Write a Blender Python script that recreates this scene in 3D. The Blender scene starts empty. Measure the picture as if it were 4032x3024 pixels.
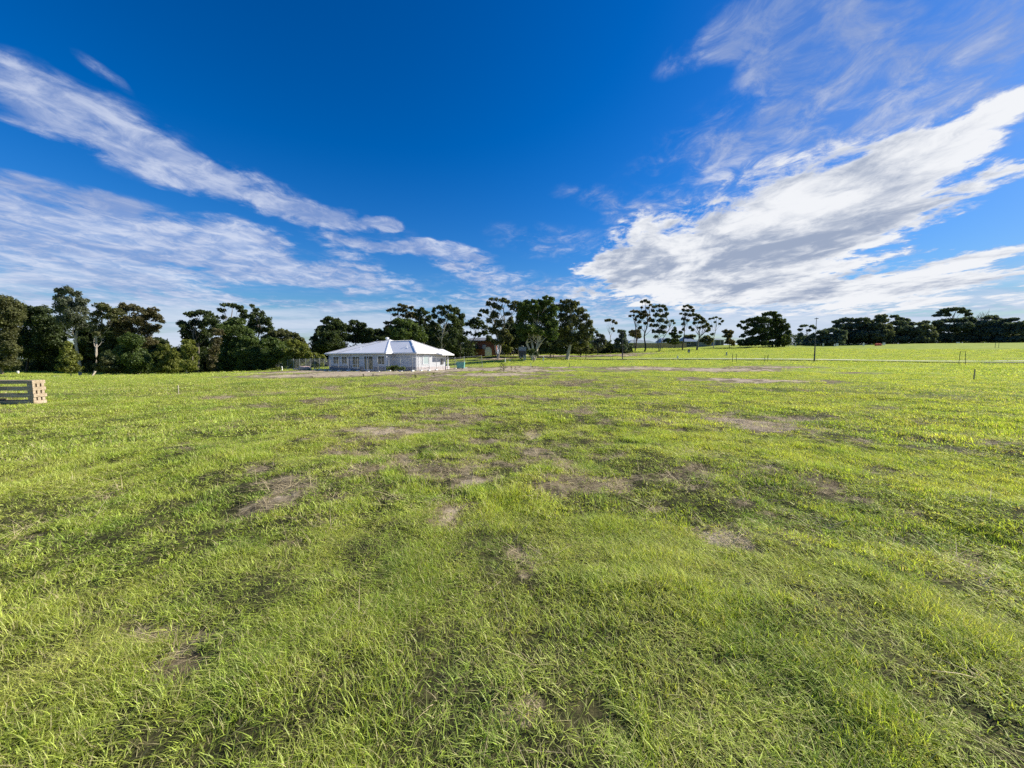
import bpy, math, random
import numpy as np
from mathutils import Vector, Matrix
random.seed(7); RNG = np.random.default_rng(7)
scene = bpy.context.scene
COL = scene.collection
# ------------------------------------------------------------------ camera frame: how the photo's pixels map to directions
F = 1516.0; EYE = 1.6; PITCH = math.atan((1512 - 1409) / F)
def ray(px, py):
    s = (1512 - py) / F
    return np.array([(px - 2016) / F, math.cos(PITCH) + s * math.sin(PITCH), -math.sin(PITCH) + s * math.cos(PITCH)])
def at(px, py, Y):
    """the point at forward distance Y that the photo shows at px, py"""
    d = ray(px, py); t = Y / d[1]
    return np.array([d[0] * t, Y, EYE + d[2] * t])
# ------------------------------------------------------------------ noise
def _h(ix, iy, s):
    n = (ix.astype(np.int64) * 374761393 + iy.astype(np.int64) * 668265263 + s * 1274126177) & 0xffffffff
    n = ((n ^ (n >> 13)) * 1274126177) & 0xffffffff
    return ((n ^ (n >> 16)) & 0xffffff) / float(0xffffff)
def vnoise(x, y, s=0):
    x = np.asarray(x, float); y = np.asarray(y, float)
    ix = np.floor(x); iy = np.floor(y); fx = x - ix; fy = y - iy
    fx = fx * fx * (3 - 2 * fx); fy = fy * fy * (3 - 2 * fy)
    a = _h(ix, iy, s); b = _h(ix + 1, iy, s); c = _h(ix, iy + 1, s); d = _h(ix + 1, iy + 1, s)
    return (a * (1 - fx) + b * fx) * (1 - fy) + (c * (1 - fx) + d * fx) * fy
def fbm(x, y, o=4, s=0):
    t = 0; a = .5; n = 0
    for i in range(o):
        t = t + a * vnoise(x * 2 ** i + 17.3 * i, y * 2 ** i - 9.1 * i, s + i); n += a; a *= .5
    return t / n
def smooth(a, b, x):
    t = np.clip((x - a) / (b - a), 0, 1); return t * t * (3 - 2 * t)
# ------------------------------------------------------------------ terrain
ctrl = []
for X in (-40, -25, -12, 0, 12, 25, 40):
    for Y in (-40, -15, 0, 12, 25): ctrl.append((X, Y, 0.0))
for px, py, Y in [(40,1461,95),(250,1480,80),(500,1486,72),(750,1482,70),(900,1473,70),(1060,1461,68),(1200,1456,66),
                  (300,1487,50),(900,1478,48),(1500,1464,50),(1500,1478,36),
                  (2000,1441,62),(2000,1420,80),(2000,1400,100),(2300,1416,85),(2300,1395,110),(2500,1371,150),(2700,1369,150),(2900,1357,150),
                  (3200,1425,62),(3200,1395,90),(3200,1364,140),(3600,1353,140),(4020,1349,130),(3900,1430,58),(3900,1388,85),
                  (2500,1440,58),(3200,1452,45),(3850,1462,40),(2500,1417,80),(2200,1470,38)]:
    ctrl.append(tuple(at(px, py, Y)))
ctrl += [(-31.5,65.6,-.38),(-14.6,55.3,-.32),(-8,66,-.1),(-22,70,-.3),(-150,60,-3),(-190,150,-3.4),(-100,170,-2.8),(-30,190,.6),(40,230,5.2),(140,200,7.4),(200,120,7),(170,40,3),(120,-60,.5),(-120,-60,-.6),(0,-120,0)]
CT = np.array(ctrl, float)
def _ker(r): return np.sqrt(r * r + 64.0)
_A = _ker(np.hypot(CT[:,None,0] - CT[None,:,0], CT[:,None,1] - CT[None,:,1])) + np.eye(len(CT)) * -.35
_n = len(CT); _M = np.zeros((_n + 1, _n + 1)); _M[:_n,:_n] = _A; _M[:_n,_n] = 1; _M[_n,:_n] = 1
_w = np.linalg.solve(_M, np.append(CT[:,2], 0))
def terrain(x, y):
    x = np.atleast_1d(np.asarray(x, float)); y = np.atleast_1d(np.asarray(y, float))
    r = np.hypot(x, y); k = np.where(r > 215, 215 / np.maximum(r, 1e-6), 1); xc = x * k; yc = y * k
    out = np.empty(x.shape)
    for i in range(0, x.size, 60000):
        q = _ker(np.hypot(xc.flat[i:i+60000][:,None] - CT[None,:,0], yc.flat[i:i+60000][:,None] - CT[None,:,1]))
        out.flat[i:i+60000] = q @ _w[:_n] + _w[_n]
    return out
def tz(x, y): return float(terrain(x, y)[0])
_ys = np.exp(np.linspace(math.log(1.0), math.log(300), 500))
def ground_at(px, py):
    """where the photo's pixel meets the terrain"""
    d = ray(px, py); X = d[0] / d[1] * _ys; Z = EYE + d[2] / d[1] * _ys; h = terrain(X, _ys)
    i = np.argmax(Z < h)
    if not (Z < h).any(): i = 499
    return X[i], _ys[i]
# road line
ROAD = [ground_at(1985,1415.5), ground_at(2460,1416.5), ground_at(2900,1421), ground_at(3207,1424), ground_at(3600,1426.5), ground_at(3900,1429)]
ROADP = np.array([(-30, 112), (-8, 97), (14, 89), (30, 81), (46, 71.5), (60, 65), (76, 59), (96, 52), (120, 45)], float)
def road_dist(x, y):
    d = np.full(np.shape(x), 1e9)
    for (x0, y0), (x1, y1) in zip(ROADP[:-1], ROADP[1:]):
        vx, vy = x1 - x0, y1 - y0; t = np.clip(((x - x0) * vx + (y - y0) * vy) / (vx * vx + vy * vy), 0, 1)
        d = np.minimum(d, np.hypot(x - x0 - t * vx, y - y0 - t * vy))
    return d
# bare ground: patches where the photo has them (centre and half-size as seen), with a strength
PATCH = [(1585,1575,75,8,.9),(1460,1564,60,5,.7),(860,1567,48,6,1.5),(1090,1550,80,6,.7),(1820,1640,45,12,.7),(1440,1710,130,15,1.6),(1620,1705,110,10,1.2),(1350,1795,90,20,.85),
    (1020,1880,90,18,.75),(1070,1980,110,36,.8),(2120,1722,50,18,1.4),(1890,1895,110,25,1.0),(1770,2010,95,60,.8),(2040,2180,100,70,.8),(2950,1675,150,32,1.9),(2700,1628,90,16,.8),
    (3100,1650,90,14,.9),(3100,1503,250,9,1.25),(2830,1495,170,7,1.1),(3500,1618,130,8,.7),(2930,2140,85,60,1.05),(400,1985,60,24,.8),(70,1822,75,13,.9),(110,1758,65,11,.8),
    (640,2470,200,60,.9),(500,2620,150,50,.65),(2600,1995,90,20,.6),(1970,2740,110,70,.75),(690,1750,80,12,.6),(700,1795,70,10,.6),(2230,1768,50,16,.6),(1180,2095,120,20,.5),
    (1750,1600,50,8,.5),(3400,1640,40,10,.5),(1270,1479,430,10,1.2),(1500,1467,350,10,1.3),(1900,1477,320,8,1.1),(1250,1461,240,6,1.1),(1750,1456,180,9,1.2),(1950,1453,200,8,1.15),(2100,1459,160,6,1.1),
    (2200,1446,150,2.5,1.0),(1050,1470,200,4,.9),(2550,1452,230,10,1.0),(2850,1458,250,9,1.0),(3050,1447,230,7,.9),(3350,1470,130,6,.6),(2420,1462,120,5,.6),(2150,1492,280,3,.7),(1700,1490,200,4,.7),
    (2200,1404,190,6,1.0),(2420,1400,140,5,.9),(2520,1392,110,3,.8),(2050,1405,120,7,1.0),(1950,1412,80,8,.9)]
_P = []
for px, py, rx, ry, s in PATCH:
    a = ground_at(px, py); b = ground_at(px, py - ry); c = ground_at(px, py + ry)
    _P.append((a[0], (b[1] + c[1]) / 2, max(rx / F * a[1], .1), max((b[1] - c[1]) / 2, .12), s))
def bareness(x, y):
    wx = x + (fbm(x * 1.1, y * 1.1, 4, 31) - .5) * 3.2; wy = y + (fbm(x * 1.1, y * 1.1, 4, 57) - .5) * 3.2
    m = np.zeros(np.shape(x))
    for cx, cy, rx, ry, s in _P:
        k = np.clip(np.minimum(rx, ry) / 1.2, .25, 2.5)
        qx = x + (wx - x) * k; qy = y + (wy - y) * k
        e = np.hypot((qx - cx) / rx, (qy - cy) / ry)
        m = np.maximum(m, s * smooth(1.6, .25, e))
    r = np.hypot(x, y)
    n = fbm(x * .55, y * .55, 4, 5); n2 = fbm(x * 2.3, y * 2.3, 3, 77)
    m = m * (.35 + 1.25 * fbm(x * 3.3, y * 3.3, 4, 78)) + np.clip(m - .8, 0, 1) * 1.1 + .28 * smooth(.55, .9, m) * smooth(28, 45, r)
    cen = np.exp(-((x + .05 * y) / (4 + .42 * np.abs(y))) ** 2) * smooth(2.5, 5, r) * smooth(60, 20, r)   # the thin, worn middle of the field
    sp = smooth(.55 - .12 * cen, .71 - .11 * cen, n * .35 + n2 * .3 + fbm(x * 1.1, y * 1.1, 4, 123) * .35) * (.50 + .24 * cen) * smooth(1.5, 4, r)
    return np.clip(np.maximum(m, sp), 0, 1)
def relief(x, y):
    r = np.hypot(x, y)
    k = smooth(0, 6, road_dist(x, y) - 4) * smooth(260, 120, r)
    return k * ((fbm(x * .16, y * .16, 2, 3) - .5) * .22 + (fbm(x * .8, y * .8, 3, 11) - .5) * .21 + (fbm(x * 3.1, y * 3.1, 2, 19) - .5) * .05)
def gz(x, y): return terrain(x, y) + relief(np.atleast_1d(np.asarray(x, float)), np.atleast_1d(np.asarray(y, float)))
def g1(x, y): return float(gz(x, y)[0])
# ------------------------------------------------------------------ materials
def mat(name):
    m = bpy.data.materials.new(name); m.use_nodes = True; nt = m.node_tree; nt.nodes.clear()
    out = nt.nodes.new('ShaderNodeOutputMaterial'); return m, nt, out
def N(nt, t, **kw):
    n = nt.nodes.new(t)
    for k, v in kw.items():
        if k.startswith('i_'):
            key = k[2:]; key = int(key) if key.isdigit() else key.replace('_', ' ')
            n.inputs[key].default_value = v
        else: setattr(n, k, v)
    return n
def L(nt, a, b): nt.links.new(a, b)
def ramp(nt, fac, stops):
    n = nt.nodes.new('ShaderNodeValToRGB'); e = n.color_ramp.elements
    while len(e) < len(stops): e.new(.5)
    for i, (p, c) in enumerate(stops): e[i].position = p; e[i].color = (*c, 1) if len(c) == 3 else c
    if fac is not None: L(nt, fac, n.inputs[0])
    return n
def pos_noise(nt, scale, detail=4, rough=.55, sc=(1,1,1), dist=0.0, obj=False):
    if obj: g = N(nt, 'ShaderNodeTexCoord'); src = g.outputs['Object']
    else: g = N(nt, 'ShaderNodeNewGeometry'); src = g.outputs['Position']
    mp = N(nt, 'ShaderNodeMapping'); mp.inputs['Scale'].default_value = sc; L(nt, src, mp.inputs[0])
    n = N(nt, 'ShaderNodeTexNoise'); n.inputs['Scale'].default_value = scale; n.inputs['Detail'].default_value = detail
    n.inputs['Roughness'].default_value = rough; n.inputs['Distortion'].default_value = dist; L(nt, mp.outputs[0], n.inputs['Vector']); return n
def simple(name, c, rough=.7, var=.12, scale=3.0, metal=0.0, sc=(1,1,1), bump=0.0, spec=.4, c2=None):
    m, nt, out = mat(name); p = N(nt, 'ShaderNodeBsdfPrincipled'); L(nt, p.outputs[0], out.inputs[0])
    p.inputs['Roughness'].default_value = rough; p.inputs['Metallic'].default_value = metal; p.inputs['Specular IOR Level'].default_value = spec
    n = pos_noise(nt, scale, 5, .6, sc)
    lo = tuple(max(0, v * (1 - var)) for v in c); hi = c2 if c2 else tuple(min(1, v * (1 + var)) for v in c)
    r = ramp(nt, n.outputs[0], [(.3, lo), (.7, hi)]); L(nt, r.outputs[0], p.inputs['Base Color'])
    if bump:
        b = N(nt, 'ShaderNodeBump'); b.inputs['Strength'].default_value = bump; b.inputs['Distance'].default_value = .02
        L(nt, n.outputs[0], b.inputs['Height']); L(nt, b.outputs[0], p.inputs['Normal'])
    return m
def mathn(nt, op, a, b=None, clamp=False):
    n = nt.nodes.new('ShaderNodeMath'); n.operation = op; n.use_clamp = clamp
    for i, v in enumerate((a, b)):
        if v is None: continue
        if isinstance(v, (int, float)): n.inputs[i].default_value = v
        else: L(nt, v, n.inputs[i])
    return n.outputs[0]
def mixc(nt, f, a, b, mode='MIX'):
    n = nt.nodes.new('ShaderNodeMix'); n.data_type = 'RGBA'; n.blend_type = mode
    if isinstance(f, (int, float)): n.inputs[0].default_value = f
    else: L(nt, f, n.inputs[0])
    for i, v in ((6, a), (7, b)):
        if isinstance(v, tuple): n.inputs[i].default_value = (*v, 1)
        else: L(nt, v, n.inputs[i])
    return n.outputs[2]
def foliage_mat(name, dark, light, trans=.40, gloss=.035, scale=.9):
    m, nt, out = mat(name)
    n = pos_noise(nt, scale, 3, .6)
    at_ = N(nt, 'ShaderNodeAttribute', attribute_name='tint')
    f = mathn(nt, 'ADD', mathn(nt, 'MULTIPLY', n.outputs[0], .8), mathn(nt, 'MULTIPLY', at_.outputs['Fac'], .45))
    r = ramp(nt, f, [(.35, dark), (.8, light)])
    d = N(nt, 'ShaderNodeBsdfDiffuse'); t = N(nt, 'ShaderNodeBsdfTranslucent'); g = N(nt, 'ShaderNodeBsdfGlossy'); g.inputs['Roughness'].default_value = .5
    L(nt, r.outputs[0], d.inputs[0])
    tc = mixc(nt, 1.0, r.outputs[0], (1.25, 1.3, .6), 'MULTIPLY'); L(nt, tc, t.inputs[0])
    g.inputs[0].default_value = (.5, .55, .5, 1)
    m1 = N(nt, 'ShaderNodeMixShader'); m1.inputs[0].default_value = trans; L(nt, d.outputs[0], m1.inputs[1]); L(nt, t.outputs[0], m1.inputs[2])
    m2 = N(nt, 'ShaderNodeMixShader'); m2.inputs[0].default_value = gloss; L(nt, m1.outputs[0], m2.inputs[1]); L(nt, g.outputs[0], m2.inputs[2])
    L(nt, m2.outputs[0], out.inputs[0]); return m
# colour of the living turf at a place: worn yellow-green to lush green; shared by the ground sheet and the blades
def turf_colour(nt):
    a = pos_noise(nt, .35, 4, .6); b = pos_noise(nt, 1.7, 4, .6)
    f = mathn(nt, 'ADD', mathn(nt, 'MULTIPLY', a.outputs[0], .55), mathn(nt, 'MULTIPLY', b.outputs[0], .45))
    return ramp(nt, f, [(.37, GR_LUSH), (.49, GR_MID), (.65, GR_YEL)]).outputs[0], f
GR_LUSH = (.24, .365, .05); GR_MID = (.435, .53, .08); GR_YEL = (.56, .59, .135)
def ground_mat():
    m, nt, out = mat('field_turf_and_soil'); p = N(nt, 'ShaderNodeBsdfPrincipled'); L(nt, p.outputs[0], out.inputs[0]); p.inputs['Roughness'].default_value = .95; p.inputs['Specular IOR Level'].default_value = .1
    turf, f = turf_colour(nt)
    fine = pos_noise(nt, 9, 6, .7); mid = pos_noise(nt, 2.2, 5, .65); big = pos_noise(nt, .5, 4, .6)
    # near the viewer the blades are geometry, so the sheet is the thatch under them
    thatch = ramp(nt, fine.outputs[0], [(.3, (.022,.024,.010)), (.5, (.045,.045,.018)), (.7, (.10,.088,.04))]).outputs[0]
    cam = N(nt, 'ShaderNodeNewGeometry'); ln = N(nt, 'ShaderNodeVectorMath', operation='LENGTH'); L(nt, cam.outputs['Position'], ln.inputs[0])
    far = N(nt, 'ShaderNodeMapRange'); far.inputs[1].default_value = 8; far.inputs[2].default_value = 45; L(nt, ln.outputs['Value'], far.inputs[0])
    dk = ramp(nt, mid.outputs[0], [(.32, (.55,.52,.5)), (.5, (1,1,1))]).outputs[0]
    turf2 = mixc(nt, 1.0, mixc(nt, .8, turf, dk, 'MULTIPLY'), (.72, .74, .66), 'MULTIPLY')
    g = mixc(nt, mathn(nt, 'MULTIPLY', far.outputs[0], .93), thatch, turf2)
    sf = mathn(nt, 'ADD', mathn(nt, 'MULTIPLY', mid.outputs[0], .5), mathn(nt, 'MULTIPLY', fine.outputs[0], .5)); at_ = N(nt, 'ShaderNodeAttribute', attribute_name='bare')
    soil1 = ramp(nt, sf, [(.36, (.055,.042,.024)), (.47, (.14,.112,.066)), (.56, (.25,.205,.125)), (.68, (.40,.34,.22))]).outputs[0]
    soil2 = ramp(nt, sf, [(.33, (.09,.07,.045)), (.43, (.30,.24,.165)), (.54, (.46,.38,.27)), (.68, (.58,.49,.36))]).outputs[0]
    sm_ = N(nt, 'ShaderNodeMapRange', interpolation_type='SMOOTHSTEP'); sm_.inputs[1].default_value = .84; sm_.inputs[2].default_value = 1.0; L(nt, at_.outputs['Fac'], sm_.inputs[0]); soil = mixc(nt, sm_.outputs[0], soil1, soil2)
    e = mathn(nt, 'ADD', at_.outputs['Fac'], mathn(nt, 'MULTIPLY', mathn(nt, 'SUBTRACT', fine.outputs[0], .5), .9))
    e = mathn(nt, 'ADD', e, mathn(nt, 'MULTIPLY', mathn(nt, 'SUBTRACT', mid.outputs[0], .5), .7))
    mr = N(nt, 'ShaderNodeMapRange', interpolation_type='SMOOTHSTEP'); mr.inputs[1].default_value = .34; mr.inputs[2].default_value = .62; L(nt, e, mr.inputs[0])
    L(nt, mixc(nt, mr.outputs[0], g, soil), p.inputs['Base Color'])
    b = N(nt, 'ShaderNodeBump'); b.inputs['Strength'].default_value = .8; b.inputs['Distance'].default_value = .04; L(nt, fine.outputs[0], b.inputs['Height']); L(nt, b.outputs[0], p.inputs['Normal'])
    return m
def grass_mat():
    m, nt, out = mat('grass_blades')
    turf, f = turf_colour(nt)
    tint = N(nt, 'ShaderNodeAttribute', attribute_name='tint')     # 0..1 per blade
    oi = N(nt, 'ShaderNodeObjectInfo')
    tv = N(nt, 'ShaderNodeMath', operation='FRACT'); L(nt, mathn(nt, 'MULTIPLY', tint.outputs['Fac'], 7.31), tv.inputs[0])
    v = mathn(nt, 'ADD', mathn(nt, 'ADD', .28, mathn(nt, 'MULTIPLY', tv.outputs[0], 1.1)), mathn(nt, 'MULTIPLY', oi.outputs['Random'], .35))
    vv = N(nt, 'ShaderNodeCombineXYZ'); [L(nt, v, vv.inputs[i]) for i in range(3)]
    c = mixc(nt, 1.0, turf, vv.outputs[0], 'MULTIPLY')
    st = N(nt, 'ShaderNodeMapRange'); st.inputs[1].default_value = .72; st.inputs[2].default_value = .86; L(nt, tint.outputs['Fac'], st.inputs[0])
    c = mixc(nt, mathn(nt, 'MULTIPLY', st.outputs[0], .85), c, (.55, .47, .25))
    d = N(nt, 'ShaderNodeBsdfDiffuse'); t = N(nt, 'ShaderNodeBsdfTranslucent'); g = N(nt, 'ShaderNodeBsdfGlossy'); g.inputs['Roughness'].default_value = .55; g.inputs[0].default_value = (.6,.66,.4,1)
    L(nt, c, d.inputs[0]); L(nt, mixc(nt, 1.0, c, (1.5, 1.45, .7), 'MULTIPLY'), t.inputs[0])
    m1 = N(nt, 'ShaderNodeMixShader'); m1.inputs[0].default_value = .45; L(nt, d.outputs[0], m1.inputs[1]); L(nt, t.outputs[0], m1.inputs[2])
    m2 = N(nt, 'ShaderNodeMixShader'); m2.inputs[0].default_value = .09; L(nt, m1.outputs[0], m2.inputs[1]); L(nt, g.outputs[0], m2.inputs[2])
    L(nt, m2.outputs[0], out.inputs[0]); return m
# ------------------------------------------------------------------ meshes and tags
def mesh_np(name, V, Fc, smooth_=False, attrs=None):
    """V (n,3), Fc (m,k) with k constant"""
    me = bpy.data.meshes.new(name); V = np.asarray(V, np.float32); Fc = np.asarray(Fc, np.int32); k = Fc.shape[1]
    me.vertices.add(len(V)); me.vertices.foreach_set('co', V.ravel())
    me.loops.add(Fc.size); me.loops.foreach_set('vertex_index', Fc.ravel())
    me.polygons.add(len(Fc)); me.polygons.foreach_set('loop_start', np.arange(0, Fc.size, k, dtype=np.int32))
    try: me.polygons.foreach_set('loop_total', np.full(len(Fc), k, np.int32))
    except Exception: pass
    me.polygons.foreach_set('use_smooth', np.full(len(Fc), smooth_, bool))
    for n_, a in (attrs or {}).items():
        at_ = me.attributes.new(n_, 'FLOAT', 'POINT'); at_.data.foreach_set('value', np.asarray(a, np.float32))
    me.update(calc_edges=True); me.validate(); return me
def link(name, me, m=None, parent=None, loc=None):
    o = bpy.data.objects.new(name, me); COL.objects.link(o)
    if m is not None and me is not None: me.materials.append(m)
    if parent is not None: o.parent = parent
    if loc is not None: o.location = loc
    return o
def tag(o, label=None, cat=None, group=None, kind=None):
    for k, v in (('label', label), ('category', cat), ('group', group), ('kind', kind)):
        if v: o[k] = v
    return o
def root(name, loc, label, cat, group=None, rz=0):
    o = bpy.data.objects.new(name, None); COL.objects.link(o); o.location = loc; o.rotation_euler = (0, 0, rz); o.empty_display_size = .3
    return tag(o, label, cat, group)
class MB:
    """collects simple solids into one mesh"""
    def __init__(s): s.v = []; s.f = []
    def add(s, V, Fs):
        n = len(s.v); s.v += [tuple(map(float, p)) for p in V]; s.f += [tuple(n + i for i in q) for q in Fs]; return s
    def box(s, x0, y0, z0, x1, y1, z1, M=None):
        V = [(x, y, z) for z in (z0, z1) for y in (y0, y1) for x in (x0, x1)]
        if M is not None: V = [tuple(M @ Vector(p)) for p in V]
        return s.add(V, [(0,2,3,1),(4,5,7,6),(0,1,5,4),(2,6,7,3),(0,4,6,2),(1,3,7,5)])
    def tube(s, pts, rad, n=8, cap=True):
        pts = [Vector(p) for p in pts]; rr = rad if hasattr(rad, '__len__') else [rad] * len(pts); V = []; 
        for i, p in enumerate(pts):
            d = (pts[min(i+1, len(pts)-1)] - pts[max(i-1, 0)]).normalized()
            u = d.cross(Vector((0,0,1))) if abs(d.z) < .95 else d.cross(Vector((1,0,0))); u.normalize(); w = d.cross(u)
            V += [tuple(p + (u * math.cos(a) + w * math.sin(a)) * rr[i]) for a in [2*math.pi*k/n for k in range(n)]]
        Fs = [(i*n+k, i*n+(k+1)%n, (i+1)*n+(k+1)%n, (i+1)*n+k) for i in range(len(pts)-1) for k in range(n)]
        if cap: Fs += [tuple(range(n))[::-1], tuple(range((len(pts)-1)*n, len(pts)*n))]
        return s.add(V, Fs)
    def build(s, name, m, parent=None, loc=None, bevel=0, smooth_=False):
        me = bpy.data.meshes.new(name); me.from_pydata(s.v, [], s.f); me.update()
        if smooth_: me.polygons.foreach_set('use_smooth', [True] * len(me.polygons))
        o = link(name, me, m, parent, loc)
        if bevel:
            b = o.modifiers.new('edge', 'BEVEL'); b.width = bevel; b.segments = 2
        return o
def copy_tree(o, parent=None):
    c = o.copy(); COL.objects.link(c)
    if parent is not None: c.parent = parent
    for ch in [x for x in list(bpy.data.objects) if x.parent == o]: copy_tree(ch, c)
    return c
# ------------------------------------------------------------------ sky, sun, camera
SUN_AZ = math.radians(78); SUN_EL = math.radians(34)      # azimuth from +Y towards +X
def build_world():
    w = bpy.data.worlds.new('World'); scene.world = w; w.use_nodes = True; nt = w.node_tree; nt.nodes.clear()
    out = N(nt, 'ShaderNodeOutputWorld')
    sky = N(nt, 'ShaderNodeTexSky'); sky.sky_type = 'NISHITA'; sky.sun_disc = False; sky.sun_elevation = SUN_EL; sky.sun_rotation = SUN_AZ
    sky.air_density = 1.0; sky.dust_density = .35; sky.ozone_density = 3.0; sky.altitude = 50
    hs = N(nt, 'ShaderNodeHueSaturation'); hs.inputs['Hue'].default_value = .503; hs.inputs['Saturation'].default_value = 1.2; hs.inputs['Value'].default_value = 1.0
    gm = N(nt, 'ShaderNodeGamma'); gm.inputs[1].default_value = 1.55; L(nt, sky.outputs[0], gm.inputs[0]); L(nt, gm.outputs[0], hs.inputs['Color'])
    bg1 = N(nt, 'ShaderNodeBackground'); bg1.inputs[1].default_value = .060; 
    # thin the glare round the sun: c / (1 + k luminance)
    lm = N(nt, 'ShaderNodeVectorMath', operation='DOT_PRODUCT'); lm.inputs[1].default_value = (.25,.5,.25); L(nt, hs.outputs[0], lm.inputs[0])
    k2 = mathn(nt, 'DIVIDE', 1.0, mathn(nt, 'ADD', 1.0, mathn(nt, 'MULTIPLY', lm.outputs['Value'], .11)))
    k3 = N(nt, 'ShaderNodeVectorMath', operation='SCALE'); L(nt, hs.outputs[0], k3.inputs[0]); L(nt, k2, k3.inputs['Scale']); L(nt, k3.outputs[0], bg1.inputs[0])
    tc = N(nt, 'ShaderNodeTexCoord'); sp = N(nt, 'ShaderNodeSeparateXYZ'); L(nt, tc.outputs['Generated'], sp.inputs[0]); x, y, z = sp.outputs
    ay = mathn(nt, 'MAXIMUM', y, .02)
    a = mathn(nt, 'DIVIDE', x, ay); b = mathn(nt, 'DIVIDE', z, ay)
    cz = mathn(nt, 'ADD', mathn(nt, 'MAXIMUM', z, 0.0), .07)
    pv = N(nt, 'ShaderNodeCombineXYZ'); L(nt, mathn(nt, 'DIVIDE', x, cz), pv.inputs[0]); L(nt, mathn(nt, 'DIVIDE', y, cz), pv.inputs[1])
    def cn(scale, detail, sc, loc=(0,0,0), dist=0.0, rough=.6, rot=0):
        mp = N(nt, 'ShaderNodeMapping'); mp.inputs['Location'].default_value = loc; mp.inputs['Scale'].default_value = sc; mp.inputs['Rotation'].default_value = (0,0,rot); L(nt, pv.outputs[0], mp.inputs[0])
        n = N(nt, 'ShaderNodeTexNoise'); n.inputs['Scale'].default_value = scale; n.inputs['Detail'].default_value = detail; n.inputs['Roughness'].default_value = rough; n.inputs['Distortion'].default_value = dist
        L(nt, mp.outputs[0], n.inputs['Vector']); return n
    wn = cn(1.3, 4, (1,1,1), (5,3,0))
    # warp the place coordinates a little so the masks have no clean outline
    av = N(nt, 'ShaderNodeCombineXYZ'); L(nt, a, av.inputs[0]); L(nt, b, av.inputs[1])
    ws = N(nt, 'ShaderNodeVectorMath', operation='SUBTRACT'); L(nt, wn.outputs['Color'], ws.inputs[0]); ws.inputs[1].default_value = (.5,.5,.5)
    wm = N(nt, 'ShaderNodeVectorMath', operation='MULTIPLY'); L(nt, ws.outputs[0], wm.inputs[0]); wm.inputs[1].default_value = (.16,.09,0)
    wa = N(nt, 'ShaderNodeVectorMath', operation='ADD'); L(nt, av.outputs[0], wa.inputs[0]); L(nt, wm.outputs[0], wa.inputs[1])
    def ell(px, py, rx, ry, rot, s):
        d = ray(px, py); ca, cb = d[0]/d[1], d[2]/d[1]
        mp = N(nt, 'ShaderNodeMapping', vector_type='TEXTURE'); mp.inputs['Location'].default_value = (ca, cb, 0)
        mp.inputs['Rotation'].default_value = (0, 0, math.radians(-rot)); mp.inputs['Scale'].default_value = (rx/F*1.45, ry/F*1.45, 1); L(nt, wa.outputs[0], mp.inputs[0])
        g = N(nt, 'ShaderNodeTexGradient', gradient_type='SPHERICAL'); L(nt, mp.outputs[0], g.inputs[0])
        return mathn(nt, 'MULTIPLY', g.outputs['Fac'], s)
    def total(lst):
        t = None
        for e in lst:
            v = ell(*e); t = v if t is None else mathn(nt, 'ADD', t, v)
        return t
    soft = total(CLOUD_SOFT); hard = total(CLOUD_HARD); veil = total(CLOUD_GLARE_VEIL)
    n1 = cn(1.25, 9, (1,.85,1), (0,0,0), .5, .62, .15); n2 = cn(2.6, 9, (1,.75,1), (3.1,1.7,0), .5, .66, -.25)
    n5 = cn(7.0, 8, (1,.8,1), (1.3,.4,0), .5, .65, .1)
    nb = mathn(nt, 'SUBTRACT', mathn(nt, 'ADD', mathn(nt, 'ADD', mathn(nt, 'MULTIPLY', n1.outputs[0], .42), mathn(nt, 'MULTIPLY', n2.outputs[0], .36)), mathn(nt, 'MULTIPLY', n5.outputs[0], .22)), .5)
    def sstep(v, lo, hi):
        mr = N(nt, 'ShaderNodeMapRange', interpolation_type='SMOOTHSTEP'); mr.inputs[1].default_value = lo; mr.inputs[2].default_value = hi; L(nt, v, mr.inputs[0]); return mr.outputs[0]
    hd = mathn(nt, 'ADD', hard, mathn(nt, 'MULTIPLY', mathn(nt, 'MULTIPLY', nb, 7.0), sstep(hard, .0, .35))); ha = sstep(hd, .20, .80)
    sd = mathn(nt, 'ADD', soft, mathn(nt, 'MULTIPLY', mathn(nt, 'MULTIPLY', nb, 5.0), sstep(soft, .0, .4))); sa = mathn(nt, 'MULTIPLY', sstep(sd, .10, .85), mathn(nt, 'ADD', .62, mathn(nt, 'MULTIPLY', sstep(n5.outputs[0], .36, .64), .28)))
    vd = mathn(nt, 'ADD', veil, mathn(nt, 'MULTIPLY', mathn(nt, 'MULTIPLY', nb, 4.6), sstep(veil, .0, .4))); va = mathn(nt, 'MULTIPLY', mathn(nt, 'MULTIPLY', sstep(vd, .05, .95), mathn(nt, 'ADD', .25, mathn(nt, 'MULTIPLY', sstep(n5.outputs[0], .36, .66), .75))), .82)
    # clouds elsewhere on the dome, behind the viewer
    beh = mathn(nt, 'MULTIPLY', sstep(mathn(nt, 'ADD', mathn(nt, 'MULTIPLY', nb, 3.0), .1), .1, .9), sstep(mathn(nt, 'MULTIPLY', y, -1.0), -.02, .3))
    # streaky bank low on the horizon all round
    cs = cn(1.0, 7, (.55,.30,1), (7,2,0), .3, .6); bz = N(nt, 'ShaderNodeMapRange', interpolation_type='SMOOTHSTEP'); bz.inputs[1].default_value = .21; bz.inputs[2].default_value = .05; L(nt, z, bz.inputs[0])
    st = N(nt, 'ShaderNodeCombineXYZ'); L(nt, mathn(nt, 'MULTIPLY', a, 2.2), st.inputs[0]); L(nt, mathn(nt, 'MULTIPLY', b, 30), st.inputs[1])
    sn = N(nt, 'ShaderNodeTexNoise'); sn.inputs['Scale'].default_value = 1.0; sn.inputs['Detail'].default_value = 5; sn.inputs['Distortion'].default_value = .5; L(nt, st.outputs[0], sn.inputs['Vector'])
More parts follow.
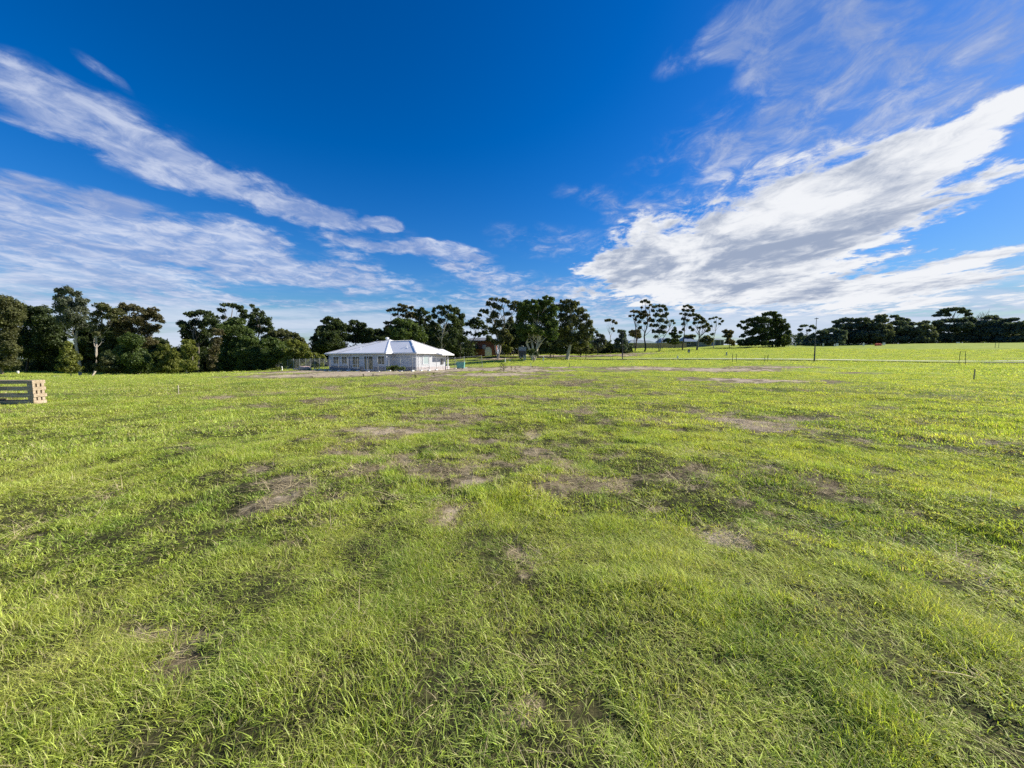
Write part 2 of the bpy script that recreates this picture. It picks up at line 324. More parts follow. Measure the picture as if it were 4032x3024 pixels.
    low = mathn(nt, 'MULTIPLY', sstep(mathn(nt, 'ADD', mathn(nt, 'MULTIPLY', bz.outputs[0], .30), sn.outputs[0]), .55, .82), bz.outputs[0])
    low = mathn(nt, 'MULTIPLY', low, .9)
    # union
    def uni(p, q): return mathn(nt, 'SUBTRACT', mathn(nt, 'ADD', p, q), mathn(nt, 'MULTIPLY', p, q))
    alpha = uni(uni(uni(ha, sa), uni(va, low)), beh)
    # body colour: bright where the sun comes through, blue-grey where the cloud is thick
    n3 = cn(1.5, 8, (1,.55,1), (.35,-.12,0), .5, .6, .1)
    th = mathn(nt, 'ADD', mathn(nt, 'MULTIPLY', hard, .58), mathn(nt, 'MULTIPLY', mathn(nt, 'SUBTRACT', mathn(nt, 'ADD', mathn(nt, 'MULTIPLY', n3.outputs[0], .7), mathn(nt, 'MULTIPLY', n5.outputs[0], .3)), .5), 6.5))
    grey = sstep(th, .25, 1.5)
    white = mixc(nt, grey, (.92,.94,.98), (.35,.42,.57))
    scol = mixc(nt, sstep(mathn(nt, 'ADD', mathn(nt, 'ADD', mathn(nt, 'MULTIPLY', n3.outputs[0], .6), mathn(nt, 'MULTIPLY', n5.outputs[0], .4)), mathn(nt, 'MULTIPLY', b, -.15)), .36, .60), (.30,.40,.68), (.70,.76,.92))
    lcol = mixc(nt, sn.outputs[0], (.42,.56,.85), (.86,.90,.97))
    col = mixc(nt, ha, mixc(nt, low, scol, lcol), white)
    bg2 = N(nt, 'ShaderNodeBackground'); bg2.inputs[1].default_value = .64; L(nt, col, bg2.inputs[0])
    mx = N(nt, 'ShaderNodeMixShader'); L(nt, alpha, mx.inputs[0]); L(nt, bg1.outputs[0], mx.inputs[1]); L(nt, bg2.outputs[0], mx.inputs[2]); L(nt, mx.outputs[0], out.inputs[0])
    w.cycles.sampling_method = 'MANUAL'; w.cycles.sample_map_resolution = 1024
CLOUD_SOFT = [(80,310,220,90,20,0.8),(400,430,340,70,22,0.54),(100,490,240,60,10,0.67),(450,590,430,80,20,0.7),(680,665,220,75,22,1.12),(920,700,240,50,15,0.73),(1100,825,190,48,12,1.12),(1290,845,150,38,10,0.67),(1380,1000,120,65,20,0.6),(1560,885,50,20,5,1.07),(1470,872,50,14,0,0.67),(430,290,130,22,35,0.46),(100,880,520,140,8,1.26),(450,930,230,70,5,1.0),(380,800,150,40,25,0.53),(100,715,120,25,20,0.53),(930,990,250,85,12,1.41),(1180,1075,380,48,8,1.49),(300,1020,560,70,5,1.0),(250,1100,560,45,2,1.0),(1500,970,280,24,8,0.8),(1750,985,130,28,8,0.87),(1850,1055,130,35,5,0.67),(1200,850,260,50,10,0.19),(1500,900,240,60,8,0.18),(1750,1010,260,50,8,0.19),(250,1190,700,40,0,0.69),(1000,1190,600,30,2,0.52)]
CLOUD_HARD = [(3130,860,640,190,-18,1.34),(2560,950,210,110,-18,0.73),(2880,1020,480,75,-3,1.14),(3450,700,270,95,-28,0.94),(3750,560,370,75,-27,0.88),(3960,440,220,70,-25,0.8),(3950,680,200,35,-18,0.88),(3500,860,320,85,-12,1.01),(3150,1140,650,50,0,0.8),(3850,1050,350,50,-8,0.88),(3700,650,250,90,-20,0.6),(3600,1110,400,35,-4,0.67),(2900,1130,600,55,-2,0.77),(3500,1180,600,45,-3,0.77),(2500,1040,260,40,-6,0.52),(3300,1040,500,60,-6,0.69)]
CLOUD_GLARE_VEIL = [(3050,60,260,110,-20,1.67),(3200,240,240,80,-12,1.9),(2850,130,250,60,-30,1.16),(3420,40,180,50,-10,1.41),(2950,560,330,110,-15,0.68),(3700,250,700,330,-25,1.12),(2400,790,200,40,10,0.52),(2350,1160,520,60,3,1.12),(1950,1110,180,40,15,1.05),(2700,800,300,50,-15,0.68),(3300,430,700,200,-20,0.6),(3000,1210,1400,55,0,1.2),(2150,950,220,60,5,0.52)]  # thin cirrus, plus a broad ellipse at right painting lens glare as cloud
def build_light():
    s = bpy.data.lights.new('sun', 'SUN'); s.energy = 5.0; s.angle = math.radians(.5); s.color = (1, .93, .82)
    o = bpy.data.objects.new('sun', s); COL.objects.link(o)
    d = Vector((math.sin(SUN_AZ) * math.cos(SUN_EL), math.cos(SUN_AZ) * math.cos(SUN_EL), math.sin(SUN_EL)))
    o.rotation_euler = d.to_track_quat('Z', 'Y').to_euler(); o.location = (60, 10, 60)
    c = bpy.data.cameras.new('camera'); co = bpy.data.objects.new('camera', c); COL.objects.link(co); co.location = (0, 0, EYE)
    c.sensor_width = 36; c.lens = 36 * F / 4032; co.rotation_euler = (math.pi / 2 - PITCH, 0, 0); c.clip_start = .05; c.clip_end = 6000
    scene.camera = co
    vs = scene.view_settings; vs.view_transform = 'Standard'; vs.look = 'None'; vs.gamma = 1; vs.exposure = EXPOSURE
    scene.render.engine = 'CYCLES'; scene.cycles.use_denoising = False; scene.cycles.denoiser = 'OPENIMAGEDENOISE'; scene.cycles.denoising_input_passes = 'RGB_ALBEDO_NORMAL'; scene.cycles.denoising_prefilter = 'NONE'
    scene.cycles.max_bounces = 6; scene.cycles.diffuse_bounces = 3; scene.cycles.glossy_bounces = 2; scene.cycles.transmission_bounces = 3; scene.cycles.transparent_max_bounces = 6
    scene.cycles.volume_bounces = 0
EXPOSURE = 0.6
# ------------------------------------------------------------------ ground
def build_ground():
    fr = np.radians(np.arange(-64, 64.01, .19)); bk = np.radians(np.arange(68, 293, 4.0))
    th = np.concatenate([fr, bk]); nt_ = len(th)
    R = np.concatenate([[.5], .5 * 1.0155 ** np.arange(1, 545)]); R = R[R < 2400]; nr = len(R)
    T, RR = np.meshgrid(th, R); X = (RR * np.sin(T)).ravel(); Y = (RR * np.cos(T)).ravel()
    Z = gz(X, Y); B = bareness(X, Y); Z = Z - .02 * B * smooth(60, 20, np.hypot(X, Y))
    B = B * smooth(0, 1.5, road_dist(X, Y) - 3.2)
    V = np.column_stack([X, Y, Z]); V = np.vstack([V, [0, 0, tz(0, 0)]]); B = np.append(B, .2)
    i, j = np.meshgrid(np.arange(nr - 1), np.arange(nt_), indexing='ij'); j2 = (j + 1) % nt_
    Q = np.stack([i*nt_+j, (i+1)*nt_+j, (i+1)*nt_+j2, i*nt_+j2], -1).reshape(-1, 4)[:, ::-1]
    me = mesh_np('ground', V, Q, True, {'bare': B})
    # close the middle
    import bmesh
    bm = bmesh.new(); c = len(V) - 1
    vs = [bm.verts.new((X[k], Y[k], Z[k])) for k in range(nt_)]; cv = bm.verts.new(V[c])
    for k in range(nt_): bm.faces.new((cv, vs[(k + 1) % nt_], vs[k]))
    m2 = bpy.data.meshes.new('g2'); bm.to_mesh(m2); bm.free()
    g = ground_mat(); o = link('ground', me, g); tag(o, 'patchy grass field with sandy bare spots, sloping up to the right', None, None, 'structure')
    o2 = link('ground_middle', m2, g, o); return o
# ------------------------------------------------------------------ grass: tufts of real blades, set out as one stuff object
def tuft(name, nb, rad, h, w, seg, lay=.5, seed=0, m=None):
    r = np.random.default_rng(seed); V = []; Fc = []; tn = []
    n = nb; rr = rad * np.sqrt(r.random(n)); ph = r.random(n) * 2 * np.pi
    bx, by = rr * np.cos(ph), rr * np.sin(ph); az = r.random(n) * 2 * np.pi; hh = h * (.45 + .75 * r.random(n)); ln = lay * (.3 + 1.1 * r.random(n))
    tw = az + np.pi / 2 + r.normal(0, .5, n); ww = w * (.6 + .8 * r.random(n)); tt = r.random(n); zz = -.015 * np.ones(n)
    base = 0; rows = []
    for s in range(seg + 1):
        f = s / seg; cx = bx + np.cos(az) * hh * ln * f ** 1.6; cy = by + np.sin(az) * hh * ln * f ** 1.6; cz = zz + hh * (f - .35 * np.clip(ln, 0, 1.2) * f ** 2)
        hw = ww * .5 * (1 - f ** 1.7) if s < seg else ww * 0
        rows.append((np.column_stack([cx - np.cos(tw) * hw, cy - np.sin(tw) * hw, cz]), np.column_stack([cx + np.cos(tw) * hw, cy + np.sin(tw) * hw, cz])))
    V = np.stack([np.stack(q, 1) for q in rows], 1)   # n, seg+1, 2, 3
    k = (seg + 1) * 2; Vf = V.reshape(n * k, 3); Q = []
    for s in range(seg):
        b = np.arange(n) * k + s * 2; Q.append(np.column_stack([b, b + 1, b + 3, b + 2]))
    me = mesh_np(name, Vf, np.vstack(Q), False, {'tint': np.repeat(tt, k)})
    me.materials.append(m); return me
def scatter_object(name, pts, rot, scl, idx, metas, m):
    """one object whose geometry nodes put a tuft mesh on each point"""
    me = bpy.data.meshes.new(name); me.vertices.add(len(pts)); me.vertices.foreach_set('co', np.asarray(pts, np.float32).ravel())
    for n_, t, a in (('rot', 'FLOAT_VECTOR', rot), ('scl', 'FLOAT_VECTOR', scl)):
        q = me.attributes.new(n_, t, 'POINT'); q.data.foreach_set('vector', np.asarray(a, np.float32).ravel())
    q = me.attributes.new('idx', 'INT', 'POINT'); q.data.foreach_set('value', np.asarray(idx, np.int32)); me.update()
    o = link(name, me, m)
    ng = bpy.data.node_groups.new(name + '_scatter', 'GeometryNodeTree'); ng.interface.new_socket('Geometry', in_out='INPUT', socket_type='NodeSocketGeometry'); ng.interface.new_socket('Geometry', in_out='OUTPUT', socket_type='NodeSocketGeometry')
    gi = ng.nodes.new('NodeGroupInput'); go = ng.nodes.new('NodeGroupOutput'); iop = ng.nodes.new('GeometryNodeInstanceOnPoints'); jn = ng.nodes.new('GeometryNodeJoinGeometry')
    for s in reversed(metas):
        so = bpy.data.objects.new(name + '_tuft', s); oi = ng.nodes.new('GeometryNodeObjectInfo'); oi.inputs['Object'].default_value = so
        g2 = ng.nodes.new('GeometryNodeGeometryToInstance'); ng.links.new(oi.outputs['Geometry'], g2.inputs[0]); ng.links.new(g2.outputs[0], jn.inputs[0])
    m2p = ng.nodes.new('GeometryNodeMeshToPoints'); ng.links.new(gi.outputs[0], m2p.inputs[0]); ng.links.new(m2p.outputs[0], iop.inputs['Points']); ng.links.new(jn.outputs[0], iop.inputs['Instance']); iop.inputs['Pick Instance'].default_value = True
    def na(n_, t):
        a = ng.nodes.new('GeometryNodeInputNamedAttribute'); a.data_type = t; a.inputs['Name'].default_value = n_; return next(x for x in a.outputs if x.enabled and x.name == 'Attribute')
    ng.links.new(na('idx', 'INT'), iop.inputs['Instance Index']); ng.links.new(na('rot', 'FLOAT_VECTOR'), iop.inputs['Rotation']); ng.links.new(na('scl', 'FLOAT_VECTOR'), iop.inputs['Scale'])
    ng.links.new(iop.outputs[0], go.inputs[0]); md = o.modifiers.new('scatter', 'NODES'); md.node_group = ng
    return o
def build_grass():
    gm = grass_mat(); metas = []; zones = [
        # r0, r1, half angle, density, tuft args (nb, rad, h, w, seg, lay)
        (.7, 4.0, 100, 980, (26, .075, .076, .0042, 3, 1.15)),
        (3.9, 9.5, 66, 380, (30, .11, .074, .0066, 2, 1.1)),
        (9.3, 22, 64, 90, (44, .2, .078, .013, 2, 1.0)),
        (21.5, 50, 63, 17, (70, .42, .065, .026, 1, 1.0)),
        (49, 150, 62, 2.6, (90, 1.0, .065, .065, 1, 1.0))]
    P = []; RT = []; SC = []; ID = []
    for zi, (r0, r1, ha, den, ta) in enumerate(zones):
        for v in range(4): metas.append(tuft('grass_tuft', *ta, seed=zi * 10 + v, m=gm))
        A = math.radians(ha); area = A * (r1 * r1 - r0 * r0); n = int(area * den)
        r = np.sqrt(r0 * r0 + RNG.random(n) * (r1 * r1 - r0 * r0)); t = (RNG.random(n) * 2 - 1) * A
        x = r * np.sin(t); y = r * np.cos(t); B = bareness(x, y); n1 = fbm(x * 1.4, y * 1.4, 3, 41)
        keep = RNG.random(n) > np.clip((B + (fbm(x * 5, y * 5, 3, 66) - .5) * (1.3 if zi < 3 else .2) - (.13 if zi < 3 else .08)) * (2.2 + .8 * (zi >= 3)), 0, .93 if zi < 2 else .975)
        keep &= RNG.random(n) < (.42 + .75 * smooth(.35, .6, n1))
        keep &= road_dist(x, y) > 3.9
        if zi >= 3: keep &= ~in_plots(x, y)
        x, y, r, B, n1 = x[keep], y[keep], r[keep], B[keep], n1[keep]; k = len(x)
        hs = (.22 + 1.15 * fbm(x * .7, y * .7, 3, 90) * (.35 + 1.5 * smooth(.3, .72, fbm(x * 3, y * 3, 3, 91)))) * (1 - .5 * B) * (.8 + .4 * RNG.random(k)) * (1 + .35 * smooth(.6, .75, n1))
        s = .85 + .4 * RNG.random(k)
        P.append(np.column_stack([x, y, gz(x, y) - .005])); RT.append(np.column_stack([RNG.normal(0, .12, k), RNG.normal(0, .12, k), RNG.random(k) * 6.283]))
        SC.append(np.column_stack([s, s, hs])); ID.append(zi * 4 + RNG.integers(0, 4, k))
    P = np.vstack(P); print('grass tufts', len(P))
    o = scatter_object('grass', P, np.vstack(RT), np.vstack(SC), np.concatenate(ID), metas, gm)
    tag(o, 'short sunlit grass blades covering the field', 'grass', None, 'stuff')
    # dead stalks and cut straw lying in the worn places
    sm = simple('straw', (.46,.38,.21), .8, .35, 30); st = []
    for v in range(3): st.append(tuft('straw_tuft', 14, .12, .085, .0036, 2, 2.6, 300 + v, sm))
    n = 110000; r = np.sqrt(RNG.random(n)) * 28; t = (RNG.random(n) * 2 - 1) * 1.15; x = r * np.sin(t); y = r * np.cos(t); B = bareness(x, y)
    keep = (RNG.random(n) < np.clip(B * 1.2 - .12, 0.018, .75)) & (r > .8); x, y = x[keep], y[keep]; k = len(x)
    s = (.6 + .7 * RNG.random(k)) * (1 + .03 * r[keep]); P = np.column_stack([x, y, gz(x, y) - .01])
    o = scatter_object('dry_grass', P, np.column_stack([RNG.normal(0, .2, k), RNG.normal(0, .2, k), RNG.random(k) * 6.283]), np.column_stack([s, s, s * .55]), RNG.integers(0, 3, k), st, sm)
    tag(o, 'dry straw lying in the worn patches of the field', 'dry grass', None, 'stuff')
    # taller seed stalks
    tm = simple('seed_stalk', (.40,.36,.17), .7, .25, 20); ms = [tuft('stalk', 2, .03, .24, .0022, 4, .9, 500 + v, tm) for v in range(3)]
    n = 500; r = np.sqrt(RNG.random(n)) * 12 + 1.2; t = (RNG.random(n) * 2 - 1) * 1.1; x = r * np.sin(t); y = r * np.cos(t); P = np.column_stack([x, y, gz(x, y)])
    s = .5 + .6 * RNG.random(n)
    o = scatter_object('seed_stalks_grass', P, np.column_stack([RNG.normal(0, .3, n), RNG.normal(0, .3, n), RNG.random(n) * 6.283]), np.column_stack([s, s, s]), RNG.integers(0, 3, n), ms, tm)
    tag(o, 'thin pale seed stalks standing out of the near grass', 'grass stalks', None, 'stuff')
def in_plots(x, y):
    u = ((x + 14.6) * -.854 + (y - 55.3) * .52); v = ((x + 14.6) * .52 + (y - 55.3) * .854)
    return (u > -1.2) & (u < 21) & (v > -1.0) & (v < 14)
def build_road():
    P = ROADP; seg = []
    for i in range(len(P) - 1):
        for k in range(12): seg.append(P[i] + (P[i+1] - P[i]) * k / 12)
    seg.append(P[-1]); seg = np.array(seg); 
    for _ in range(6): seg[1:-1] = (seg[:-2] + 2 * seg[1:-1] + seg[2:]) / 4
    d = np.gradient(seg, axis=0); d /= np.hypot(d[:,0], d[:,1])[:,None]; nrm = np.column_stack([-d[:,1], d[:,0]])
    h = terrain(seg[:,0], seg[:,1])
    def ribbon(o0, o1, z0, z1=None, t=0):
        V = []; Fs = []
        a = seg + nrm * o0; b = seg + nrm * o1; n = len(seg); z1 = z0 if z1 is None else z1
        if t == 0:
            V = np.vstack([np.column_stack([a, h + z0]), np.column_stack([b, h + z1])]); Q = [(i, i+1, n+i+1, n+i) for i in range(n - 1)]
        else:
            V = np.vstack([np.column_stack([a, h + z0]), np.column_stack([b, h + z0]), np.column_stack([a, h + z0 - t]), np.column_stack([b, h + z0 - t])])
            Q = [(i, n+i, n+i+1, i+1) for i in range(n-1)] + [(i, i+1, 2*n+i+1, 2*n+i) for i in range(n-1)] + [(n+i, 3*n+i, 3*n+i+1, n+i+1) for i in range(n-1)]
        return V, Q
    V, Q = ribbon(-2.9, 2.9, .02); o = link('road', mesh_np('road', V, Q), simple('asphalt', (.15,.15,.14), .95, .2, 4, spec=.08)); tag(o, 'narrow sealed road crossing behind the field', None, None, 'structure')
    kc = simple('kerb_concrete', (.66,.63,.52), .85, .12, 2, spec=.1)
    for a, b, c, d in ((-3.3, -2.9, .012, .02), (2.9, 4.0, .04, .24)):
        V, Q = ribbon(a, b, c, d * .95); o = link('kerb', mesh_np('kerb', V, Q), kc); tag(o, None, None, None, 'structure')
# ------------------------------------------------------------------ trees
LEAF = {}; STAT = {'q': 0}
def leafm(k):
    if k not in LEAF:
        c = {'dark': ((0.016, 0.027, 0.013), (0.098, 0.13, 0.042)), 'green': ((0.02, 0.038, 0.012), (0.137, 0.189, 0.047)), 'olive': ((0.034, 0.04, 0.018), (0.176, 0.182, 0.072)), 'brown': ((0.038, 0.033, 0.018), (0.176, 0.156, 0.072)), 'lime': ((0.045, 0.06, 0.014), (0.26, 0.28, 0.058)), 'grey': ((0.038, 0.048, 0.034), (0.182, 0.202, 0.13)), 'blue': ((0.042, 0.06, 0.048), (0.15, 0.185, 0.14))}[k]  # 'blue' is grey-green leaf lightened, distance haze put into its colour
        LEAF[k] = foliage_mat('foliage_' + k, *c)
    return LEAF[k]
BARK = {}
def barkm(k):
    if k not in BARK:
        BARK[k] = {'pale': simple('bark_pale', (.42,.37,.30), .85, .45, 2.2, sc=(1,1,.35), bump=.5), 'dark': simple('bark_dark', (.06,.048,.038), .9, .3, 5, bump=.5), 'grey': simple('bark_grey', (.20,.17,.14), .9, .35, 3, bump=.5)}[k]
    return BARK[k]
def leaf_cloud(C, Rad, per, size, rng, droop=.0, flat=.9):
    """leaf sprays round blob centres C with radii Rad: quads, denser on the shell"""
    n = per.sum(); idx = np.repeat(np.arange(len(C)), per)
    d = rng.normal(size=(n, 3)); d /= np.linalg.norm(d, axis=1)[:,None]
    d[:,2] = np.where(d[:,2] < -.65, -d[:,2] * .6, d[:,2])
    rr = Rad[idx] * (.35 + .70 * rng.random(n) ** .55) * np.where(rng.random(n) < .14, 1.1 + .35 * rng.random(n), 1)
    p = C[idx] + d * rr[:,None] * np.array([1, 1, flat]); p[:,2] -= droop * rng.random(n) * Rad[idx]
    nn = d * .55 + rng.normal(size=(n, 3)) * .65 + np.array([0, 0, .25]); nn /= np.linalg.norm(nn, axis=1)[:,None]
    u = np.cross(nn, rng.normal(size=(n, 3))); u /= np.linalg.norm(u, axis=1)[:,None] + 1e-9; w = np.cross(nn, u)
    sz = size * (.5 + .9 * rng.random(n)); a = u * sz[:,None]; b = w * (sz * (.35 + .35 * rng.random(n)))[:,None]
    V = np.stack([p - a, p + b * 1.0 - a * .1, p + a, p - b - a * .1], 1).reshape(-1, 3)
    Q = np.arange(n * 4).reshape(n, 4); t = np.repeat(np.clip(rng.random(n) * .6 + .4 * rng.random(len(C))[idx], 0, 1), 4)
    return V, Q, t
def limb(mb, a, b, r0, r1, rng, n=5, wob=.08, seg=6):
    a = np.array(a, float); b = np.array(b, float); L_ = np.linalg.norm(b - a); pts = []
    off = rng.normal(size=3) * wob * L_; off2 = rng.normal(size=3) * wob * .6 * L_
    for i in range(n + 1):
        f = i / n; p = a + (b - a) * f + off * math.sin(math.pi * f) + off2 * math.sin(2 * math.pi * f); 
        if i: p[2] += .04 * L_ * math.sin(math.pi * f)
        pts.append(tuple(p))
    mb.tube(pts, [r0 + (r1 - r0) * i / n for i in range(n + 1)], seg, cap=False); return [np.array(q) for q in pts]
def tree(name, base, Y, lobes, leaf, bark='pale', label='', group=None, dens=1.0, gap=0.0, multi=1, trunk_r=None, leaf_size=None, seed=None, blob=1.0, cat='tree', depth=.85, droop=.1, crown_name='crown'):
    """base = photo pixel of the foot, Y = its distance; lobes = (px, py, rx, ry) masses of the crown as seen, built at full depth"""
    rng = np.random.default_rng(seed if seed is not None else abs(hash((round(base[0]), round(Y)))) % 99999)
    bx = (base[0] - 2016) / F * Y; bx /= (math.cos(PITCH)); bz = g1(bx, Y); k = Y / F
    r = root(name, (bx, Y, bz), label, cat, group); org = np.array([bx, Y, bz])
    LB = []
    for (px, py, rx, ry) in lobes:
        yy = Y + rng.uniform(-.5, .5) * rx * k; c = at(px, py, yy) - org; LB.append((c, rx * k, ry * k))
    C = []; Rd = []
    H = max(c[2] + b for c, a, b in LB); mb = MB(); tr = (trunk_r or .014 * H + .05) * .85
    stems = []
    for s in range(multi):
        sx = rng.normal(0, .15 * (multi > 1)); stems.append(np.array([sx, rng.normal(0, .15 * (multi > 1)), -.25]))
    zs = sorted(LB, key=lambda q: q[0][2]); cen = np.mean([q[0] for q in LB], 0)
    fork = [np.array([cen[0] * (.45 + rng.normal(0, .08)) + (rng.normal(0, .06 * H) if multi > 1 else 0), cen[1] * .4, max(.8, min(q[0][2] for q in LB) * .75, H * .28 if multi == 1 else H * .12)]) for _ in range(multi)]
    mains = []
    for s in range(multi):
        top = LB[int(rng.integers(len(LB)))][0] if multi > 1 else max(LB, key=lambda q: q[0][2])[0]
        pts = limb(mb, stems[s], fork[s], tr * (1 if multi == 1 else .6), tr * (.75 if multi == 1 else .5), rng, 5, .04, 8)
        p2 = limb(mb, fork[s], top, tr * (.72 if multi == 1 else .48), tr * .15, rng, 7, .06, 7); mains.append(pts[-2:] + p2[:5])
    for c, a, b in LB:
        ms = mains[int(rng.integers(len(mains)))]; st = min(ms, key=lambda q: abs(q[2] - c[2] * .62) + .3 * np.hypot(q[0] - c[0], q[1] - c[1]) * .5)
        if c[2] > 1.5: limb(mb, st, c, tr * .30, tr * .08, rng, 6, .08, 6)
        br = float(np.clip(min(a, b) * .52, .34, .95)) * (.6 + .4 * blob)
        nb = max(6, int(dens * 3.4 * a * b / (br * br))); nb = min(nb, 110)
        for _ in range(nb):
            d = rng.normal(size=3); d /= np.linalg.norm(d); q = rng.random() ** .4
            p = c + d * np.array([max(a - br * .6, .1), max(a * depth - br * .6, .1), max(b - br * .5, .1)]) * q * 1.12
            if gap and rng.random() < gap: continue
            C.append(p); Rd.append(br * rng.uniform(.65, 1.2))
            if rng.random() < .5: limb(mb, c, p, tr * .1, tr * .04, rng, 3, .1, 4)
    C = np.array(C); Rd = np.array(Rd)
    ls = leaf_size or max(.11, .00225 * Y)
    per = np.clip((Rd ** 2 / ls ** 2 * 7.5 * dens ** .3), 12, 480).astype(int)
    C[:,2] = np.maximum(C[:,2], .25)
    V, Q, t = leaf_cloud(C, Rd, per, ls, rng, droop)
    V[:,2] = np.maximum(V[:,2], .02)
    tm = mb.build('trunk', barkm(bark), r, smooth_=True)
    STAT['q'] += len(Q)
    cm = link(crown_name, mesh_np('crown', V, Q, False, {'tint': t}), leafm(leaf), r)
    return r
def build_trees():
    G1 = 'trees along the left edge of the field'; G2 = 'trees behind the white house'; G3 = 'tall gums right of the brick house'; G4 = 'thin gums before the timber fence'; G5 = 'trees along the right skyline'
    def T(name, *a, **k):
        if name in ('fig_tree', 'dense_tree', 'evergreen_tree', 'wattle_tree', 'cypress_tree', 'she_oak_tree', 'round_tree') or k.get('seed') == 32: k.setdefault('dens', 1.7)
        if name == 'gum_tree': k['dens'] = 1.25; k.setdefault('droop', .45); k['blob'] = max(k.get('blob', 1), .85) if k.get('seed') in (24, 26, 27, 30) else k.get('blob', 1)
        return tree(name, *a, **k)
    T('evergreen_tree', (205,1466), 94, [(200,1268,30,20),(235,1290,34,24),(190,1305,40,24),(225,1330,45,26),(195,1360,45,28),(235,1385,45,30),(200,1415,50,30),(240,1440,40,20)], 'dark', 'dark', 'dark tree filling the gap left of the tallest left gum', G1, seed=101)
    T('evergreen_tree', (345,1474), 93, [(350,1290,30,20),(330,1315,34,24),(375,1325,34,24),(345,1350,45,26),(315,1380,40,28),(380,1385,40,30),(345,1415,50,30),(385,1440,40,20)], 'dark', 'dark', 'dark tree between the tallest left gum and the curved pale trunk', G1, seed=102)
    T('evergreen_tree', (450,1480), 92, [(455,1290,28,18),(435,1315,34,24),(480,1325,34,24),(445,1350,45,26),(485,1375,40,28),(430,1385,40,30),(460,1415,50,30),(485,1440,40,20)], 'dark', 'dark', 'dark tree behind the right side of the curved pale trunk', G1, seed=103)
    T('evergreen_tree', (615,1482), 90, [(610,1345,30,18),(640,1362,30,20),(585,1370,34,24),(620,1390,40,26),(590,1420,40,28),(640,1420,30,24),(615,1448,44,20)], 'dark', 'dark', 'dark tree at the foot of the sky gap', G1, seed=104)
    T('evergreen_tree', (800,1478), 95, [(790,1345,34,18),(820,1362,30,20),(765,1370,34,24),(800,1390,40,26),(770,1420,40,28),(820,1420,30,24),(795,1448,44,20)], 'dark', 'dark', 'dark tree behind the narrow reddish one', G1, seed=105)
    T('gum_tree', (12,1462), 82, [(20,1185,42,38),(45,1205,38,35),(20,1245,50,40),(60,1235,25,25),(10,1300,40,50),(15,1355,35,40),(40,1285,30,28),(10,1405,40,30),(35,1430,34,22),(40,1370,28,28)], 'olive', 'grey', 'olive brown gum cut by the left edge of the picture', G1, seed=1, gap=.05)
    T('cypress_tree', (108,1462), 90, [(100,1225,35,22),(165,1222,38,20),(130,1262,62,32),(185,1280,50,45),(95,1320,50,35),(140,1345,65,28),(190,1340,45,40),(60,1340,30,30),(110,1385,60,28),(170,1390,55,35)], 'dark', 'dark', 'wide dark layered tree just left of the tallest left gum', G1, seed=2, depth=.6)
    T('gum_tree', (318,1474), 78, [(238,1148,18,16),(265,1140,18,15),(300,1160,20,16),(232,1175,20,20),(262,1185,25,20),(322,1185,20,18),(290,1205,38,22),(240,1215,26,24),(325,1215,24,22),(285,1245,42,28),(250,1265,30,28),(310,1280,34,24)], 'grey', 'pale', 'tallest gum of the left edge with pale forked trunk', G1, seed=3, gap=.1, blob=.85)
    T('gum_tree', (362,1476), 76, [(395,1205,28,14),(425,1215,30,16),(460,1230,30,18),(380,1235,24,18),(440,1250,30,18),(370,1265,20,16),(400,1290,26,16),(380,1310,22,12)], 'olive', 'pale', 'olive gum with a single curved pale trunk', G1, seed=4, gap=.15, blob=.85)
    T('gum_tree', (545,1484), 80, [(500,1205,32,14),(530,1212,28,14),(480,1225,28,16),(570,1235,40,18),(602,1222,22,14),(618,1250,18,16),(640,1266,11,9),(530,1262,50,26),(470,1275,35,25),(620,1288,16,12),(575,1300,40,25),(500,1310,50,30),(560,1340,45,25)], 'brown', 'pale', 'broad brown crowned gum leaning out over the sky gap', G1, seed=5, gap=.08, blob=.85)
    T('wattle_tree', (277,1476), 70, [(268,1358,12,14),(270,1385,24,22),(278,1415,34,24),(272,1445,38,22)], 'lime', 'pale', 'small pointed yellow green tree before the curved trunk', G1, seed=6, blob=.8)
    T('bush', (420,1479), 72, [(425,1425,28,22),(405,1445,30,22),(440,1455,30,22)], 'olive', 'dark', 'dark bush beside the foot of the curved pale trunk', G1, seed=7, cat='bush', crown_name='foliage')
    T('evergreen_tree', (530,1484), 74, [(520,1345,38,28),(510,1385,48,35),(540,1415,48,35),(500,1440,45,35),(550,1455,40,25)], 'green', 'dark', 'dense green tree reaching the ground below the brown gum', G1, seed=8)
    T('leafy_tree', (668,1482), 74, [(650,1370,26,20),(640,1400,28,24),(690,1395,20,26),(665,1425,38,28),(680,1452,36,24),(630,1450,35,28)], 'lime', 'dark', 'ragged yellow leaved tree left of the round olive one', G1, seed=9, gap=.15, blob=.75)
    T('wattle_tree', (738,1481), 70, [(740,1350,22,16),(742,1378,28,22),(748,1405,31,22),(745,1432,32,20),(752,1450,22,10)], 'lime', 'pale', 'rounded olive yellow tree on two thin pale stems', G1, seed=10, multi=2, trunk_r=.22)
    T('gum_tree', (785,1476), 90, [(755,1238,24,12),(790,1230,26,12),(820,1238,20,14),(715,1272,18,16),(745,1280,30,18),(790,1270,34,20),(835,1270,36,22),(735,1305,28,18),(800,1310,40,24),(760,1330,40,20),(860,1300,34,22)], 'dark', 'grey', 'dark gum right of the sky gap with a flat top', G1, seed=11, gap=.05, blob=.9)
    T('gum_tree', (910,1470), 96, [(885,1200,16,8),(912,1200,16,10),(935,1208,20,10),(955,1225,18,10),(872,1222,16,10),(852,1246,14,7),(880,1250,12,8),(962,1245,18,16),(925,1255,14,8)], 'dark', 'grey', 'umbrella crowned gum showing sky through its limbs', G1, seed=12, gap=.1, blob=.75)
